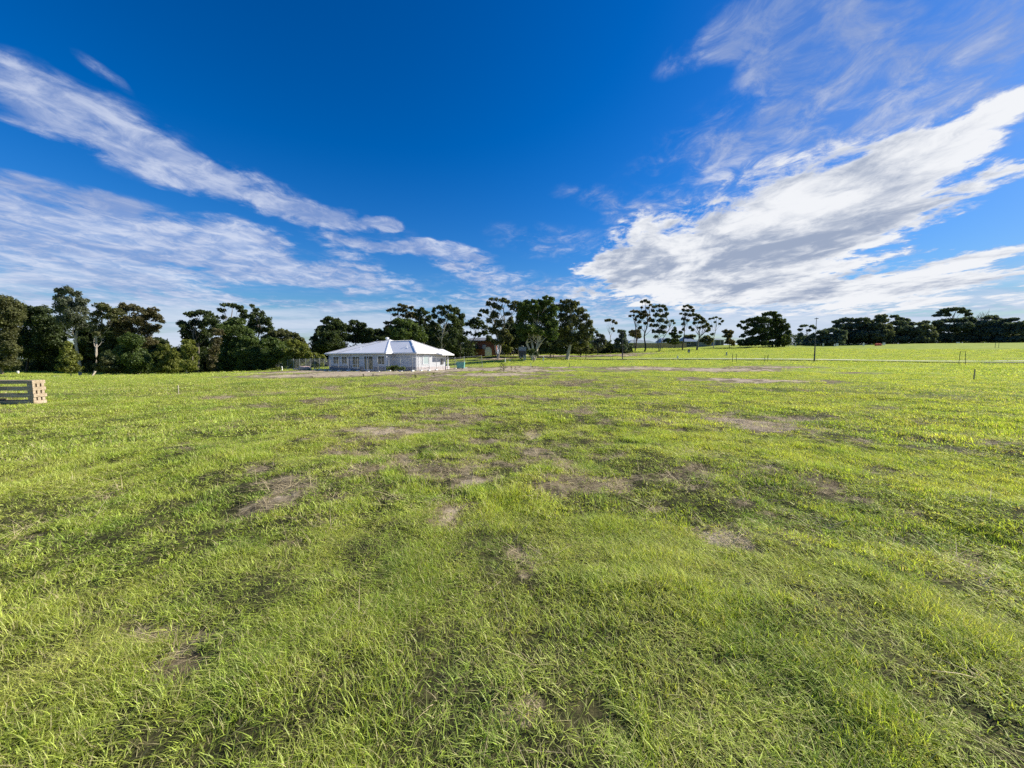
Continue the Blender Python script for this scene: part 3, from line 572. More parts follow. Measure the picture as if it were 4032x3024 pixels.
    T('gum_tree', (1015,1466), 90, [(993,1206,9,9),(1008,1220,15,12),(1025,1238,20,16),(998,1245,18,18),(1045,1262,22,20),(1010,1270,28,20),(1062,1290,16,18),(985,1290,22,18),(1030,1300,32,18)], 'dark', 'grey', 'pointed gum whose crown slopes down to the right', G1, seed=13, gap=.1, blob=.8)
    T('dense_tree', (915,1474), 82, [(925,1275,42,22),(900,1300,50,26),(950,1310,48,26),(905,1350,55,30),(960,1350,45,30),(920,1395,50,30),(900,1430,45,35),(950,1435,45,30)], 'green', 'dark', 'tall dense grey green tree under the umbrella gum', G1, seed=14)
    T('slender_tree', (835,1477), 73, [(855,1310,22,18),(850,1345,20,22),(845,1380,20,22),(832,1410,22,20),(836,1440,20,24)], 'brown', 'dark', 'narrow reddish tree between two dark green masses', G1, seed=15, blob=.75)
    T('dense_tree', (1000,1466), 76, [(985,1345,35,22),(1000,1375,45,28),(965,1395,40,30),(1020,1410,45,35),(985,1440,50,28),(1040,1440,35,25)], 'green', 'dark', 'broad bright edged tree left of the site fence', G1, seed=16)
    T('wattle_tree', (1100,1460), 82, [(1110,1308,28,12),(1085,1315,26,14),(1138,1320,24,14),(1060,1330,28,16),(1165,1322,14,12),(1180,1340,18,16),(1120,1345,50,22),(1190,1360,16,18)], 'olive', 'dark', 'olive topped tree on the slope of the left tree line', G1, seed=17)
    T('wattle_tree', (1085,1459), 75, [(1060,1345,32,18),(1090,1360,34,22),(1110,1390,38,28),(1065,1400,40,30),(1100,1430,45,22)], 'green', 'dark', 'green wattle behind the left end of the site fence', G1, seed=18)
    T('wattle_tree', (1170,1458), 73, [(1150,1350,28,16),(1180,1362,28,16),(1200,1375,20,18),(1160,1390,35,24),(1195,1400,26,24),(1170,1425,45,20),(1140,1425,30,20)], 'lime', 'dark', 'yellow green wattle behind the middle of the site fence', G1, seed=19)
    T('bush', (1240,1456), 72, [(1225,1395,22,18),(1245,1408,24,18),(1265,1415,22,16),(1240,1435,36,16)], 'lime', 'dark', 'yellow green bush at the left corner of the white house', G1, seed=20, cat='bush', crown_name='foliage')
    # behind the house
    T('dense_tree', (1300,1440), 92, [(1295,1255,18,10),(1278,1268,16,12),(1325,1270,22,14),(1268,1292,18,14),(1310,1290,36,20),(1345,1290,20,20),(1255,1310,16,16),(1290,1320,45,24),(1335,1325,35,24),(1240,1335,16,18),(1300,1355,52,26),(1260,1370,30,30),(1330,1370,40,25)], 'dark', 'dark', 'dark rounded tree behind the left end of the roof', G2, seed=21, blob=.85)
    T('dense_tree', (1405,1440), 96, [(1395,1272,24,12),(1425,1282,22,12),(1380,1295,28,16),(1420,1305,36,18),(1450,1310,24,16),(1395,1330,45,22),(1440,1340,40,22)], 'dark', 'dark', 'lower dark tree behind the left roof ridge', G2, seed=22, blob=.85)
    T('dense_tree', (1490,1440), 100, [(1470,1305,30,14),(1500,1312,34,16),(1530,1300,26,14),(1485,1335,45,18),(1530,1330,40,20),(1505,1360,60,20)], 'dark', 'dark', 'low dark tree in the dip behind the house roof', G2, seed=23)
    T('gum_tree', (1590,1440), 96, [(1577,1200,12,8),(1595,1206,16,9),(1618,1212,14,8),(1558,1218,22,7),(1530,1222,14,6),(1585,1222,22,9),(1620,1235,24,10),(1555,1238,12,7),(1600,1245,26,10),(1645,1252,22,12),(1575,1258,18,8),(1525,1270,18,8),(1548,1268,16,8),(1530,1285,14,7)], 'brown', 'grey', 'brown umbrella gum rising above the house roof', G2, seed=24, gap=.1, blob=.75)
    T('dense_tree', (1600,1440), 84, [(1575,1268,30,14),(1610,1280,36,20),(1560,1298,30,20),(1640,1300,34,24),(1595,1315,50,24),(1650,1325,34,24),(1560,1330,34,22),(1620,1345,55,20)], 'green', 'dark', 'dense round tree directly behind the roof peak', G2, seed=25)
    T('gum_tree', (1665,1436), 94, [(1645,1222,16,9),(1662,1218,12,8),(1675,1232,16,12),(1650,1240,22,12),(1688,1252,12,14),(1665,1262,24,14),(1640,1275,20,14),(1680,1285,18,16)], 'dark', 'grey', 'dark gum squeezed between the brown umbrella gum and its right neighbour', G2, seed=26, gap=.1, blob=.8)
    T('gum_tree', (1738,1428), 88, [(1708,1220,9,12),(1735,1212,18,9),(1762,1210,18,10),(1785,1222,16,14),(1712,1245,15,14),(1745,1232,22,12),(1775,1248,24,16),(1738,1262,18,12),(1700,1275,18,14),(1795,1265,18,20),(1765,1285,20,14),(1705,1305,20,14),(1790,1310,20,18),(1720,1330,30,16),(1775,1345,24,20),(1700,1355,26,18)], 'dark', 'pale', 'tall gum behind the right slope of the roof', G2, seed=27, gap=.12, blob=.75)
    T('evergreen_tree', (1812,1412), 92, [(1800,1225,14,16),(1818,1245,14,12),(1810,1270,22,22),(1800,1305,24,26),(1820,1335,20,18),(1785,1365,22,20),(1805,1380,22,18)], 'dark', 'dark', 'dark tree left of the red brick house', G2, seed=28, gap=.05)
    T('spreading_tree', (1845,1405), 96, [(1875,1256,16,9),(1862,1268,20,10),(1890,1272,20,12),(1845,1276,20,12),(1905,1290,20,12),(1870,1286,28,10),(1840,1312,18,10),(1885,1318,26,9),(1910,1312,18,12),(1925,1330,18,14)], 'dark', 'dark', 'dark spreading tree overhanging the red brick house', G2, seed=29, gap=.08, blob=.8)
    T('evergreen_tree', (1715,1434), 103, [(1710,1290,26,20),(1690,1315,30,22),(1735,1320,30,24),(1705,1350,40,26),(1740,1365,34,26),(1700,1390,44,24)], 'dark', 'dark', 'dark tree behind the tall gum right of the roof peak', G2, seed=106)
    T('evergreen_tree', (1770,1428), 104, [(1775,1300,26,18),(1760,1325,30,22),(1795,1330,28,24),(1775,1355,36,26),(1800,1375,34,26),(1765,1395,44,22)], 'dark', 'dark', 'dark tree above the right eave of the white house', G2, seed=107)
    T('evergreen_tree', (2010,1404), 100, [(2010,1290,30,22),(2035,1310,26,24),(1990,1325,30,22),(2030,1345,34,24),(2000,1365,34,20)], 'dark', 'dark', 'dark tree filling the space between the open gum and the huge dark one', G3, seed=108)
    T('evergreen_tree', (2085,1402), 93, [(2080,1300,34,22),(2110,1310,34,22),(2065,1330,34,24),(2115,1340,38,24),(2085,1360,44,24),(2120,1378,34,18)], 'dark', 'dark', 'dark tree glimpsed between the splayed pale stems', G3, seed=109)
    T('evergreen_tree', (2165,1400), 94, [(2160,1305,34,22),(2190,1315,34,22),(2150,1335,34,24),(2195,1345,38,24),(2165,1362,44,24),(2195,1380,34,18)], 'dark', 'dark', 'dark tree filling the space between the two biggest crowns', G3, seed=110)
    T('evergreen_tree', (2285,1398), 95, [(2265,1330,34,22),(2300,1335,30,22),(2250,1355,34,22),(2310,1360,26,20),(2280,1375,44,20)], 'green', 'dark', 'green tree under the right side of the huge rounded olive one', G3, seed=111)
    # big group
    T('gum_tree', (1962,1408), 86, [(1937,1177,8,7),(1955,1178,8,7),(1978,1180,16,9),(1998,1190,16,9),(2032,1192,20,9),(1925,1196,12,10),(1945,1200,14,12),(1898,1225,14,10),(1890,1240,8,7),(1918,1228,14,10),(1965,1210,18,12),(2015,1208,18,12),(2040,1215,16,12),(1945,1240,20,20),(2000,1235,16,10),(1925,1262,14,12),(1965,1270,22,20),(2010,1262,14,14),(1945,1300,20,18),(1975,1310,26,22),(2000,1330,22,18),(1960,1345,26,16)], 'olive', 'pale', 'large open gum with bare pale limbs above the brick house', G3, seed=30, gap=.12, multi=2, blob=.7, trunk_r=.36)
    T('fig_tree', (2100,1398), 80, [(2075,1192,20,10),(2100,1188,20,10),(2130,1190,18,10),(2055,1205,22,14),(2148,1172,14,8),(2172,1178,14,9),(2155,1195,22,14),(2090,1215,38,20),(2130,1220,34,24),(2055,1245,30,24),(2175,1225,22,24),(2100,1255,45,24),(2150,1262,36,28),(2045,1285,24,26),(2185,1275,18,24),(2085,1295,40,20),(2140,1305,40,20),(2060,1325,22,18),(2175,1320,24,20)], 'green', 'pale', 'huge dense dark green tree on many splayed pale stems', G3, seed=31, multi=6, trunk_r=.5, blob=.9)
    T('gum_tree', (2232,1400), 84, [(2218,1188,16,8),(2240,1186,18,9),(2265,1195,18,12),(2205,1210,22,18),(2245,1215,32,20),(2285,1222,22,18),(2305,1245,18,18),(2220,1250,30,22),(2270,1255,36,24),(2322,1272,14,18),(2235,1285,36,22),(2295,1290,30,22),(2330,1300,10,18),(2215,1315,26,20),(2265,1320,34,20),(2308,1325,24,20),(2240,1345,30,14),(2290,1350,28,16),(2205,1350,20,16)], 'olive', 'pale', 'huge rounded olive tree at the right end of the tall group', G3, seed=32, blob=.9, trunk_r=.5)
    T('bush', (2000,1398), 95, [(1992,1366,16,9),(2004,1374,16,9),(1995,1384,16,10)], 'lime', 'dark', 'bright green bush behind the rail fence', None, seed=33, cat='bush', crown_name='foliage')
    T('bush', (2102,1406), 74, [(2090,1388,14,12),(2112,1392,14,12),(2100,1382,14,9)], 'dark', 'dark', 'dark bush at the foot of the splayed pale stems', None, seed=34, cat='bush', crown_name='foliage')
    T('bush', (2180,1400), 84, [(2150,1382,22,12),(2185,1378,26,14),(2215,1386,18,10)], 'dark', 'dark', 'low dark bush between the two biggest trees', None, seed=35, cat='bush', crown_name='foliage')
    T('bush', (2305,1394), 88, [(2280,1378,20,12),(2310,1375,20,14),(2335,1380,14,12)], 'olive', 'dark', 'scrubby bush right under the huge rounded olive tree', None, seed=36, cat='bush', crown_name='foliage')
    T('gum_tree', (2352,1385), 104, [(2348,1308,8,8),(2358,1318,12,10),(2374,1325,10,12),(2362,1340,14,10),(2380,1345,10,12),(2345,1352,14,12),(2360,1368,24,12)], 'grey', 'dark', 'small grey green gum before the dark roofed house', None, seed=37, gap=.1, blob=.8)
    T('gum_tree', (2398,1378), 125, [(2388,1262,10,5),(2400,1260,8,5),(2415,1265,8,6),(2425,1272,7,6),(2412,1294,6,5),(2417,1302,4,4)], 'brown', 'pale', 'lone spindly gum with a tiny tuft of crown', None, seed=38, blob=.7, trunk_r=.16)
    T('bush', (2402,1384), 106, [(2398,1350,12,9),(2395,1365,16,12),(2415,1370,14,12)], 'dark', 'dark', 'dark bush under the spindly gum', None, seed=39, cat='bush', crown_name='foliage')
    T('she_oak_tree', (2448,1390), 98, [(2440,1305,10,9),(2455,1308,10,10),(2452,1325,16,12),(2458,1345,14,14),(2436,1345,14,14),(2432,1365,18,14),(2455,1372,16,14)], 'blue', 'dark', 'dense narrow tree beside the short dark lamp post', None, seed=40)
    T('round_tree', (2500,1372), 140, [(2490,1308,14,9),(2508,1306,14,9),(2500,1318,22,10),(2512,1325,12,8)], 'brown', 'dark', 'round brown topped tree in front of the pale roofs', G4, seed=41, multi=2, trunk_r=.25)
    T('gum_tree', (2497,1374), 122, [(2495,1226,12,5),(2510,1228,12,6),(2524,1236,12,7),(2482,1244,7,5),(2495,1242,6,4),(2512,1245,8,5),(2503,1258,6,8),(2528,1250,10,6)], 'brown', 'dark', 'leftmost thin gum before the timber fence', G4, seed=42, blob=.7, trunk_r=.22)
    T('gum_tree', (2534,1373), 119, [(2528,1188,8,5),(2540,1185,8,6),(2553,1190,7,6),(2562,1200,6,5),(2526,1210,6,4),(2552,1212,8,5),(2535,1228,12,7),(2545,1242,14,8),(2525,1250,10,6),(2560,1258,8,9),(2518,1268,8,8),(2540,1272,8,6),(2520,1290,8,7),(2562,1280,6,8)], 'brown', 'dark', 'tallest thin gum before the timber fence, dark trunk', G4, seed=43, blob=.7, trunk_r=.30, gap=.05)
    T('gum_tree', (2592,1374), 116, [(2575,1208,12,6),(2592,1204,12,6),(2610,1206,12,6),(2622,1218,8,8),(2626,1235,7,8),(2570,1222,9,7),(2598,1222,12,7),(2585,1240,14,8),(2612,1245,12,8),(2600,1262,16,8),(2570,1262,9,8),(2625,1268,10,7),(2580,1282,14,8),(2610,1288,14,8),(2645,1262,9,5),(2655,1272,6,4),(2595,1305,16,8),(2572,1302,8,8),(2615,1308,9,7),(2580,1325,9,6)], 'grey', 'grey', 'fullest gum before the timber fence, leafy down its trunk', G4, seed=44, blob=.7, multi=2, trunk_r=.26, gap=.05)
    T('conifer_tree', (2655,1360), 142, [(2658,1290,6,7),(2656,1302,11,7),(2650,1315,16,8),(2662,1325,20,8),(2648,1338,26,9),(2680,1308,8,9),(2690,1298,5,6),(2660,1348,30,8),(2625,1342,16,8)], 'dark', 'dark', 'dark ragged conifer behind the timber fence', None, seed=45)
    T('gum_tree', (2683,1371), 121, [(2693,1206,8,5),(2708,1204,10,5),(2720,1210,9,6),(2728,1222,8,7),(2690,1220,7,6),(2708,1222,10,6),(2680,1234,6,4),(2700,1238,9,6),(2718,1240,10,6),(2692,1255,8,6),(2708,1262,9,6),(2688,1275,6,6)], 'brown', 'dark', 'thin gum at the right end of the timber fence', G4, seed=46, blob=.7, trunk_r=.24, gap=.05)
    T('gum_tree', (2737,1369), 119, [(2735,1238,9,6),(2750,1242,10,7),(2762,1252,10,7),(2775,1262,9,8),(2785,1278,8,9),(2792,1292,6,8),(2740,1256,12,7),(2758,1270,12,7),(2735,1272,8,6),(2772,1286,10,7),(2718,1288,7,7),(2728,1298,6,6),(2755,1290,7,5),(2785,1302,6,6)], 'olive', 'grey', 'gum with splayed limbs before the blue grey roof', G4, seed=47, blob=.7, multi=3, trunk_r=.28, gap=.05)
    T('gum_tree', (2803,1367), 126, [(2795,1256,6,4),(2808,1252,6,3),(2822,1249,7,3),(2835,1254,6,4),(2846,1264,5,5),(2832,1274,5,4),(2815,1268,4,3),(2800,1284,6,5),(2792,1300,5,5),(2806,1315,8,5)], 'grey', 'pale', 'faint spindly gum left of the grey shed', G4, seed=48, blob=.7, trunk_r=.16)
    T('round_tree', (2722,1362), 160, [(2705,1326,12,6),(2725,1324,14,7),(2715,1334,16,6)], 'olive', 'dark', 'low olive tree behind the blue grey roof', None, seed=49)
    T('round_tree', (2782,1364), 150, [(2765,1338,12,8),(2785,1330,16,9),(2800,1340,12,9),(2782,1350,22,10)], 'olive', 'dark', 'round olive bush tree beside the grey shed', None, seed=50)
    T('round_tree', (2866,1362), 134, [(2858,1306,12,9),(2874,1308,12,9),(2866,1322,18,12),(2870,1345,16,12),(2885,1352,12,10)], 'brown', 'dark', 'small round brown tree right of the grey shed', G5, seed=51)
    T('fig_tree', (3022,1366), 130, [(3015,1238,16,8),(3040,1234,18,9),(3058,1246,16,9),(2985,1255,18,9),(2955,1260,18,7),(2930,1268,16,6),(2912,1282,10,7),(3005,1262,30,14),(3075,1265,18,14),(3045,1268,30,18),(2965,1278,24,12),(2935,1292,14,8),(3095,1288,16,16),(3000,1295,34,20),(3060,1298,36,22),(3103,1315,12,16),(2955,1310,22,12),(2925,1322,12,8),(3015,1328,40,20),(3080,1335,30,20),(2965,1340,30,16),(2915,1345,14,9),(3000,1350,45,13),(3065,1352,48,12),(2950,1354,38,9)], 'dark', 'dark', 'big solitary dome shaped dark tree on the right rise', G5, seed=52, gap=.03)
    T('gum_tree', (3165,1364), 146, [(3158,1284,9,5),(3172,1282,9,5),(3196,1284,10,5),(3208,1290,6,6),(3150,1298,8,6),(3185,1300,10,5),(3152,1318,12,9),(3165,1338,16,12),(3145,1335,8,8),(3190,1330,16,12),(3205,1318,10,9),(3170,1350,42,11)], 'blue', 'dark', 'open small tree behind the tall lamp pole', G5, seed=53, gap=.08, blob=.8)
    def far(name, base, Y, lobes, leaf, label, seed, **kw): leaf = 'grey' if seed in (57, 59) else 'blue'; kw.setdefault('dens', 2.4); return tree(name, base, Y, lobes, leaf, 'dark', label, G5, seed=seed, **kw)  # leaf argument overridden: most far crowns get the haze-lightened leaf colour
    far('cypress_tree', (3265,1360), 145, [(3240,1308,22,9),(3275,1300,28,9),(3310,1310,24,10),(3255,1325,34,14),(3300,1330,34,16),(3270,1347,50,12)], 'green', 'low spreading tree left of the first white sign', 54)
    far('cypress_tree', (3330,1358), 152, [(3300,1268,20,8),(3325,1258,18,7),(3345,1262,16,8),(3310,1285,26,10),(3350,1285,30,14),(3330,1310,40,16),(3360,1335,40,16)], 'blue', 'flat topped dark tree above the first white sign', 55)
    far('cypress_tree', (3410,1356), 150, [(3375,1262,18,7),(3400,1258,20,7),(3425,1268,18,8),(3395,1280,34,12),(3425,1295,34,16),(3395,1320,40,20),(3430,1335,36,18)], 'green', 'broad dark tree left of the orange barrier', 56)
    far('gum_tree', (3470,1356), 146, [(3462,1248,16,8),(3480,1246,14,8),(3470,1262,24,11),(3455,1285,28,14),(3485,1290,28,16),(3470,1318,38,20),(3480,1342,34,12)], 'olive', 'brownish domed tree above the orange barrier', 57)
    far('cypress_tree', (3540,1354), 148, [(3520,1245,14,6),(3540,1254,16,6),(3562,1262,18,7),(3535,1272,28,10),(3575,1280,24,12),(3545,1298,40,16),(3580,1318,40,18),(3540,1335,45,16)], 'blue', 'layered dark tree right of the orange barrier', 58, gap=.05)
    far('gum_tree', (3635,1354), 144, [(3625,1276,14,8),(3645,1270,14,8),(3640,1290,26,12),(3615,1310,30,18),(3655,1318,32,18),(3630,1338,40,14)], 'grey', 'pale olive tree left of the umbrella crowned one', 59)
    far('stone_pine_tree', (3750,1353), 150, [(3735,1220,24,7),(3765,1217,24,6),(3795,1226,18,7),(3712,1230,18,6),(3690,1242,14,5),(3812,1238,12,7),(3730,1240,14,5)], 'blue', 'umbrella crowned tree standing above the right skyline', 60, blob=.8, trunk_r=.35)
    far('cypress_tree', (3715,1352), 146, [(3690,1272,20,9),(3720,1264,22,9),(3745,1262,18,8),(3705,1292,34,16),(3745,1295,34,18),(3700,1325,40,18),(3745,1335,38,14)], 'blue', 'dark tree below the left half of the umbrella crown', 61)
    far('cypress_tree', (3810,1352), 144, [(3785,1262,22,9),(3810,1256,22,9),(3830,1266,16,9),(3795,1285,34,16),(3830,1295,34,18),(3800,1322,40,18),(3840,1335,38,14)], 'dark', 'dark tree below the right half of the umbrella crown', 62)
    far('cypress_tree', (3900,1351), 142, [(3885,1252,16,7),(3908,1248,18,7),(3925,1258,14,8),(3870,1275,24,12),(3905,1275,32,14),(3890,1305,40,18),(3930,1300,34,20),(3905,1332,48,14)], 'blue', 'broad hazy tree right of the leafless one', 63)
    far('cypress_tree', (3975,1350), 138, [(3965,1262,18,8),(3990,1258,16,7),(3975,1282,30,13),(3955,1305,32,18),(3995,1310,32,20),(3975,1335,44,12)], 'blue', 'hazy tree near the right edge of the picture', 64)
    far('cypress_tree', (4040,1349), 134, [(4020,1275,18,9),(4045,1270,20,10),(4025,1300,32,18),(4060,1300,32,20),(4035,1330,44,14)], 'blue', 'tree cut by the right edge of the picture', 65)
    # leafless tree
    rng = np.random.default_rng(5); b = at(3862, 1350, 150); bz = g1(b[0], 150); r = root('bare_tree', (b[0], 150, bz), 'leafless pale tree behind the right skyline', 'tree', G5); mb = MB(); k = 150 / F
    stem_ = limb(mb, (0,0,-.2), (0,0,6.5), .3, .2, rng)
    for i in range(15):
        ang = (i / 14 - .5) * 2; e = np.array([ang * 36 * k, rng.normal(0, 1.2), (1350 - 1228) * k - abs(ang) * 1.6 + rng.normal(0, .4)]); st = stem_[2 + i % 4]
        q = limb(mb, st, e, .1, .03, rng, 5, .05, 5)
        for j in range(5): limb(mb, q[2 + j % 3], q[2 + j % 3] + np.array([rng.normal(0, .9), rng.normal(0, .6), 1.2 + rng.random()]), .045, .02, rng, 3, .08, 4)
    mb.build('trunk', barkm('grey'), r, smooth_=True)
def build_undergrowth():
    """the dark scrub that closes the view under the left trees and behind the house"""
    rng = np.random.default_rng(12); C = []; Rd = []
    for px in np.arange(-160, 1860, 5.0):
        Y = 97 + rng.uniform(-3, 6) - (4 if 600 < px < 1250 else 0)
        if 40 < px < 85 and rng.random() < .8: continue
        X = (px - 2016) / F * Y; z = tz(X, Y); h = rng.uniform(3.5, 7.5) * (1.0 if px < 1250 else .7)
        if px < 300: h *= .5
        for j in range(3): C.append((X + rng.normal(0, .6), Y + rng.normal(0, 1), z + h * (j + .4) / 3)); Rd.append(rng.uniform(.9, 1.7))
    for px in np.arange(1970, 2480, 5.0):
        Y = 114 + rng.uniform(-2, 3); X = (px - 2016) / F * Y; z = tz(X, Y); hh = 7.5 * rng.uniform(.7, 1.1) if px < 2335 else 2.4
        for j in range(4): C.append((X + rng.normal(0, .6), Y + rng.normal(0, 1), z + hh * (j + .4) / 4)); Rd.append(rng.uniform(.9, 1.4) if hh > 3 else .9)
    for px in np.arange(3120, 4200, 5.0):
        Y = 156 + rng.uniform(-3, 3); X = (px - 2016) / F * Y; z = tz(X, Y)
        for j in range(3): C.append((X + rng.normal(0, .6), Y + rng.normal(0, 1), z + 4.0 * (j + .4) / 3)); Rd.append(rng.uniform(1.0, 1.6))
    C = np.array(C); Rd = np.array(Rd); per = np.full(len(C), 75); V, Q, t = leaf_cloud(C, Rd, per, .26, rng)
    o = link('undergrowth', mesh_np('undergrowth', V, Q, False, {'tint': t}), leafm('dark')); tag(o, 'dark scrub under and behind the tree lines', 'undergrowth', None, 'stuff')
# ------------------------------------------------------------------ the white house
HZ = -.36; HO = np.array([-14.6, 55.3]); HU = np.array([-.854, .52]); HV = np.array([.52, .854])
def hp(u, v, h): p = HO + HU * u + HV * v; return (p[0], p[1], HZ + h)
def quad_wall(mb, u0, v0, u1, v1, z0, z1, out, boards=True, bh=.165):
    """weatherboards: each board leans out at its foot. out = outward unit (du,dv)"""
    if not boards:
        mb.add([hp(u0, v0, z0), hp(u1, v1, z0), hp(u1, v1, z1), hp(u0, v0, z1)], [(0,1,2,3)]); return
    n = max(1, int(round((z1 - z0) / bh))); o = np.array(out)
    for i in range(n):
        a = z0 + (z1 - z0) * i / n; b = z0 + (z1 - z0) * (i + 1) / n; e = .026
        lo = [(u0 + o[0] * e, v0 + o[1] * e), (u1 + o[0] * e, v1 + o[1] * e)]
        mb.add([hp(*lo[0], a), hp(*lo[1], a), hp(u1, v1, b), hp(u0, v0, b), hp(u0, v0, a), hp(u1, v1, a)], [(0,1,2,3), (4,5,1,0)])
def hbox(mb, u0, u1, v0, v1, z0, z1):
    mb.add([hp(u, v, z) for z in (z0, z1) for v in (v0, v1) for u in (u0, u1)], [(0,2,3,1),(4,5,7,6),(0,1,5,4),(2,6,7,3),(0,4,6,2),(1,3,7,5)])
def build_house():
    M = {}
    r = root('house', (0, 0, 0), 'white weatherboard house with a pale hipped metal roof, behind temporary fencing', 'house')
    r.location = (hp(8, 4, 0)[0], hp(8, 4, 0)[1], HZ); org = Vector(r.location)
    def B(mb, name, m, parent=None):
        off = org if parent is None else org
        mb.v = [(p[0]-org.x, p[1]-org.y, p[2]-org.z) for p in mb.v]; return mb.build(name, m, parent or r)
    wb = simple('weatherboard_paint', (.56,.575,.59), .6, .05, .8); tr = simple('white_trim', (.80,.81,.82), .5, .03, 1); pl = simple('base_brick_shaded', (.23,.225,.235), .85, .15, 6)  # base brick kept dark, shade of the long side put into its colour
    pl2 = simple('base_brick_sunlit', (.52,.47,.46), .85, .15, 6); glass = simple('window_glass', (.02,.023,.028), .12, .3, .6, spec=.35); frost = simple('frosted_glass', (.42,.50,.50), .25, .06, .8)  # second base brick: the same brick, sunlight on the end wall painted in
    rm, nt, out = mat('white_metal_roof'); p = N(nt, 'ShaderNodeBsdfPrincipled'); L(nt, p.outputs[0], out.inputs[0]); p.inputs['Roughness'].default_value = .38; p.inputs['Base Color'].default_value = (.80,.82,.84,1); p.inputs['Specular IOR Level'].default_value = .6
    n = pos_noise(nt, .5, 4); L(nt, ramp(nt, n.outputs[0], [(.3,(.80,.80,.78)),(.7,(.88,.87,.84))]).outputs[0], p.inputs['Base Color'])
    soff = simple('soffit', (.55,.55,.56), .8, .04, 1)
    EH = 2.7; PB = .62
    # outline of the walls in plan (u, v), anticlockwise seen from the front; the base course below, boards above
    plan = [(19.8, .5), (13.5, .5), (13.5, 0), (4.9, 0), (4.9, 1.28), (0, 1.28), (0, 7.6), (2.5, 7.6), (2.5, 10.4), (19.8, 10.4), (19.8, .5)]
    wl = MB(); bs = MB()
    for (a, b), (c, d) in zip(plan[:-1], plan[1:]):
        du, dv = c - a, d - b; l = math.hypot(du, dv); o = (dv / l, -du / l)
        # outward: away from the middle
        mu, mv = (a + c) / 2 - 9.9, (b + d) / 2 - 6
        if o[0] * mu + o[1] * mv < 0 and not (abs(a - 4.9) < .01 and abs(c - 4.9) < .01): o = (-o[0], -o[1])
        if abs(a - 4.9) < .01 and abs(c - 4.9) < .01: o = (-1, 0)
        if abs(a - 13.5) < .01 and abs(c - 13.5) < .01: o = (1, 0)
        quad_wall(wl, a, b, c, d, PB, EH, o)
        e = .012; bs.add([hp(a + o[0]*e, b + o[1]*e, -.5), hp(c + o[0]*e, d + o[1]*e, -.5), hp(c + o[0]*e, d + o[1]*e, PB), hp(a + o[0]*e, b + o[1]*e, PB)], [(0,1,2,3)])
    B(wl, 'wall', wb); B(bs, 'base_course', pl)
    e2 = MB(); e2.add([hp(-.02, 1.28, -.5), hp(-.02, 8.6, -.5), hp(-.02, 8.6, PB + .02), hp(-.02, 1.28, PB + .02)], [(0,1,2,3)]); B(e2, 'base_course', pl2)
    # roof: hips that run into each other, each a closed solid with fascia
    def hip(mb, u0, u1, v0, v1, eh, ra, rb, th=.16):
        """eave rectangle, ridge from ra to rb = (u, v, h)"""
        E = [hp(u0, v0, eh), hp(u1, v0, eh), hp(u1, v1, eh), hp(u0, v1, eh)]; Eb = [hp(u0, v0, eh - th), hp(u1, v0, eh - th), hp(u1, v1, eh - th), hp(u0, v1, eh - th)]
        R = [hp(*ra), hp(*rb)]; mb.add(E + R + Eb, [(0,1,5,4), (1,2,5), (2,3,4,5), (3,0,4), (6,7,1,0), (7,8,2,1), (8,9,3,2), (9,6,0,3), (6,9,8,7)])
    rf = MB()
    hip(rf, 4.45, 16.35, -.45, 10.8, EH + .02, (10.4, 5.5, 5.02), (10.4, 5.7, 5.02))
    hip(rf, -.45, 12.0, .83, 8.05, EH + .035, (4.4, 4.6, 4.72), (9.0, 4.6, 4.72))
    hip(rf, 12.5, 20.25, .05, 10.8, EH + .01, (15.2, 5.2, 4.45), (16.6, 5.2, 4.45))
    hip(rf, 9.5, 18.2, .0, 10.7, EH + .03, (12.5, 5.8, 4.80), (14.2, 5.8, 4.80))
    # the eave carried lower and further out over the side porch
    rf.add([hp(-.44, 4.9, EH + .05), hp(-1.15, 5.6, EH - .19), hp(-1.15, 8.4, EH - .19), hp(1.2, 8.4, EH + .68), hp(1.2, 4.9, EH + .70), hp(-.44, 4.9, EH - .11), hp(-1.15, 5.6, EH - .35), hp(-1.15, 8.4, EH - .35), hp(1.2, 8.4, EH - .3)],
           [(0,1,2,3,4), (0,5,6,1), (1,6,7,2), (2,7,8,3), (5,8,7,6)])
    ro = B(rf, 'roof', rm)
    cp = MB()
    def cap(a, b, w=.16, t=.05):
        a = Vector(a); b = Vector(b); d = (b - a).normalized(); s = d.cross(Vector((0,0,1))).normalized() * w; up = Vector((0,0,t))
        cp.add([a - s, b - s, b + up, a + up, a + s, b + s], [(0,1,2,3), (3,2,5,4)])
    for a, b in (((4.45,-.45,EH+.04),(10.4,5.5,5.04)), ((16.35,-.45,EH+.04),(10.4,5.5,5.04)), ((-.45,.83,EH+.055),(4.4,4.6,4.74)), ((-.45,8.05,EH+.055),(4.4,4.6,4.74)), ((4.4,4.6,4.74),(9,4.6,4.74)), ((15.2,5.2,4.47),(16.6,5.2,4.47)), ((20.25,.05,EH+.03),(16.6,5.2,4.47)), ((18.2,0,EH+.05),(14.2,5.8,4.82)), ((12.5,5.8,4.82),(14.2,5.8,4.82))): cap(hp(*a), hp(*b))
    B(cp, 'ridge_cap', rm, ro)
    vt = MB(); c = Vector(hp(11.3, 5.7, 4.85)); vt.tube([c, c + Vector((0,0,.3))], .15, 12); vt.tube([c + Vector((0,0,.28)), c + Vector((0,0,.36)), c + Vector((0,0,.52)), c + Vector((0,0,.6))], [.22,.30,.28,.12], 14); B(vt, 'roof_ventilator', tr, ro)
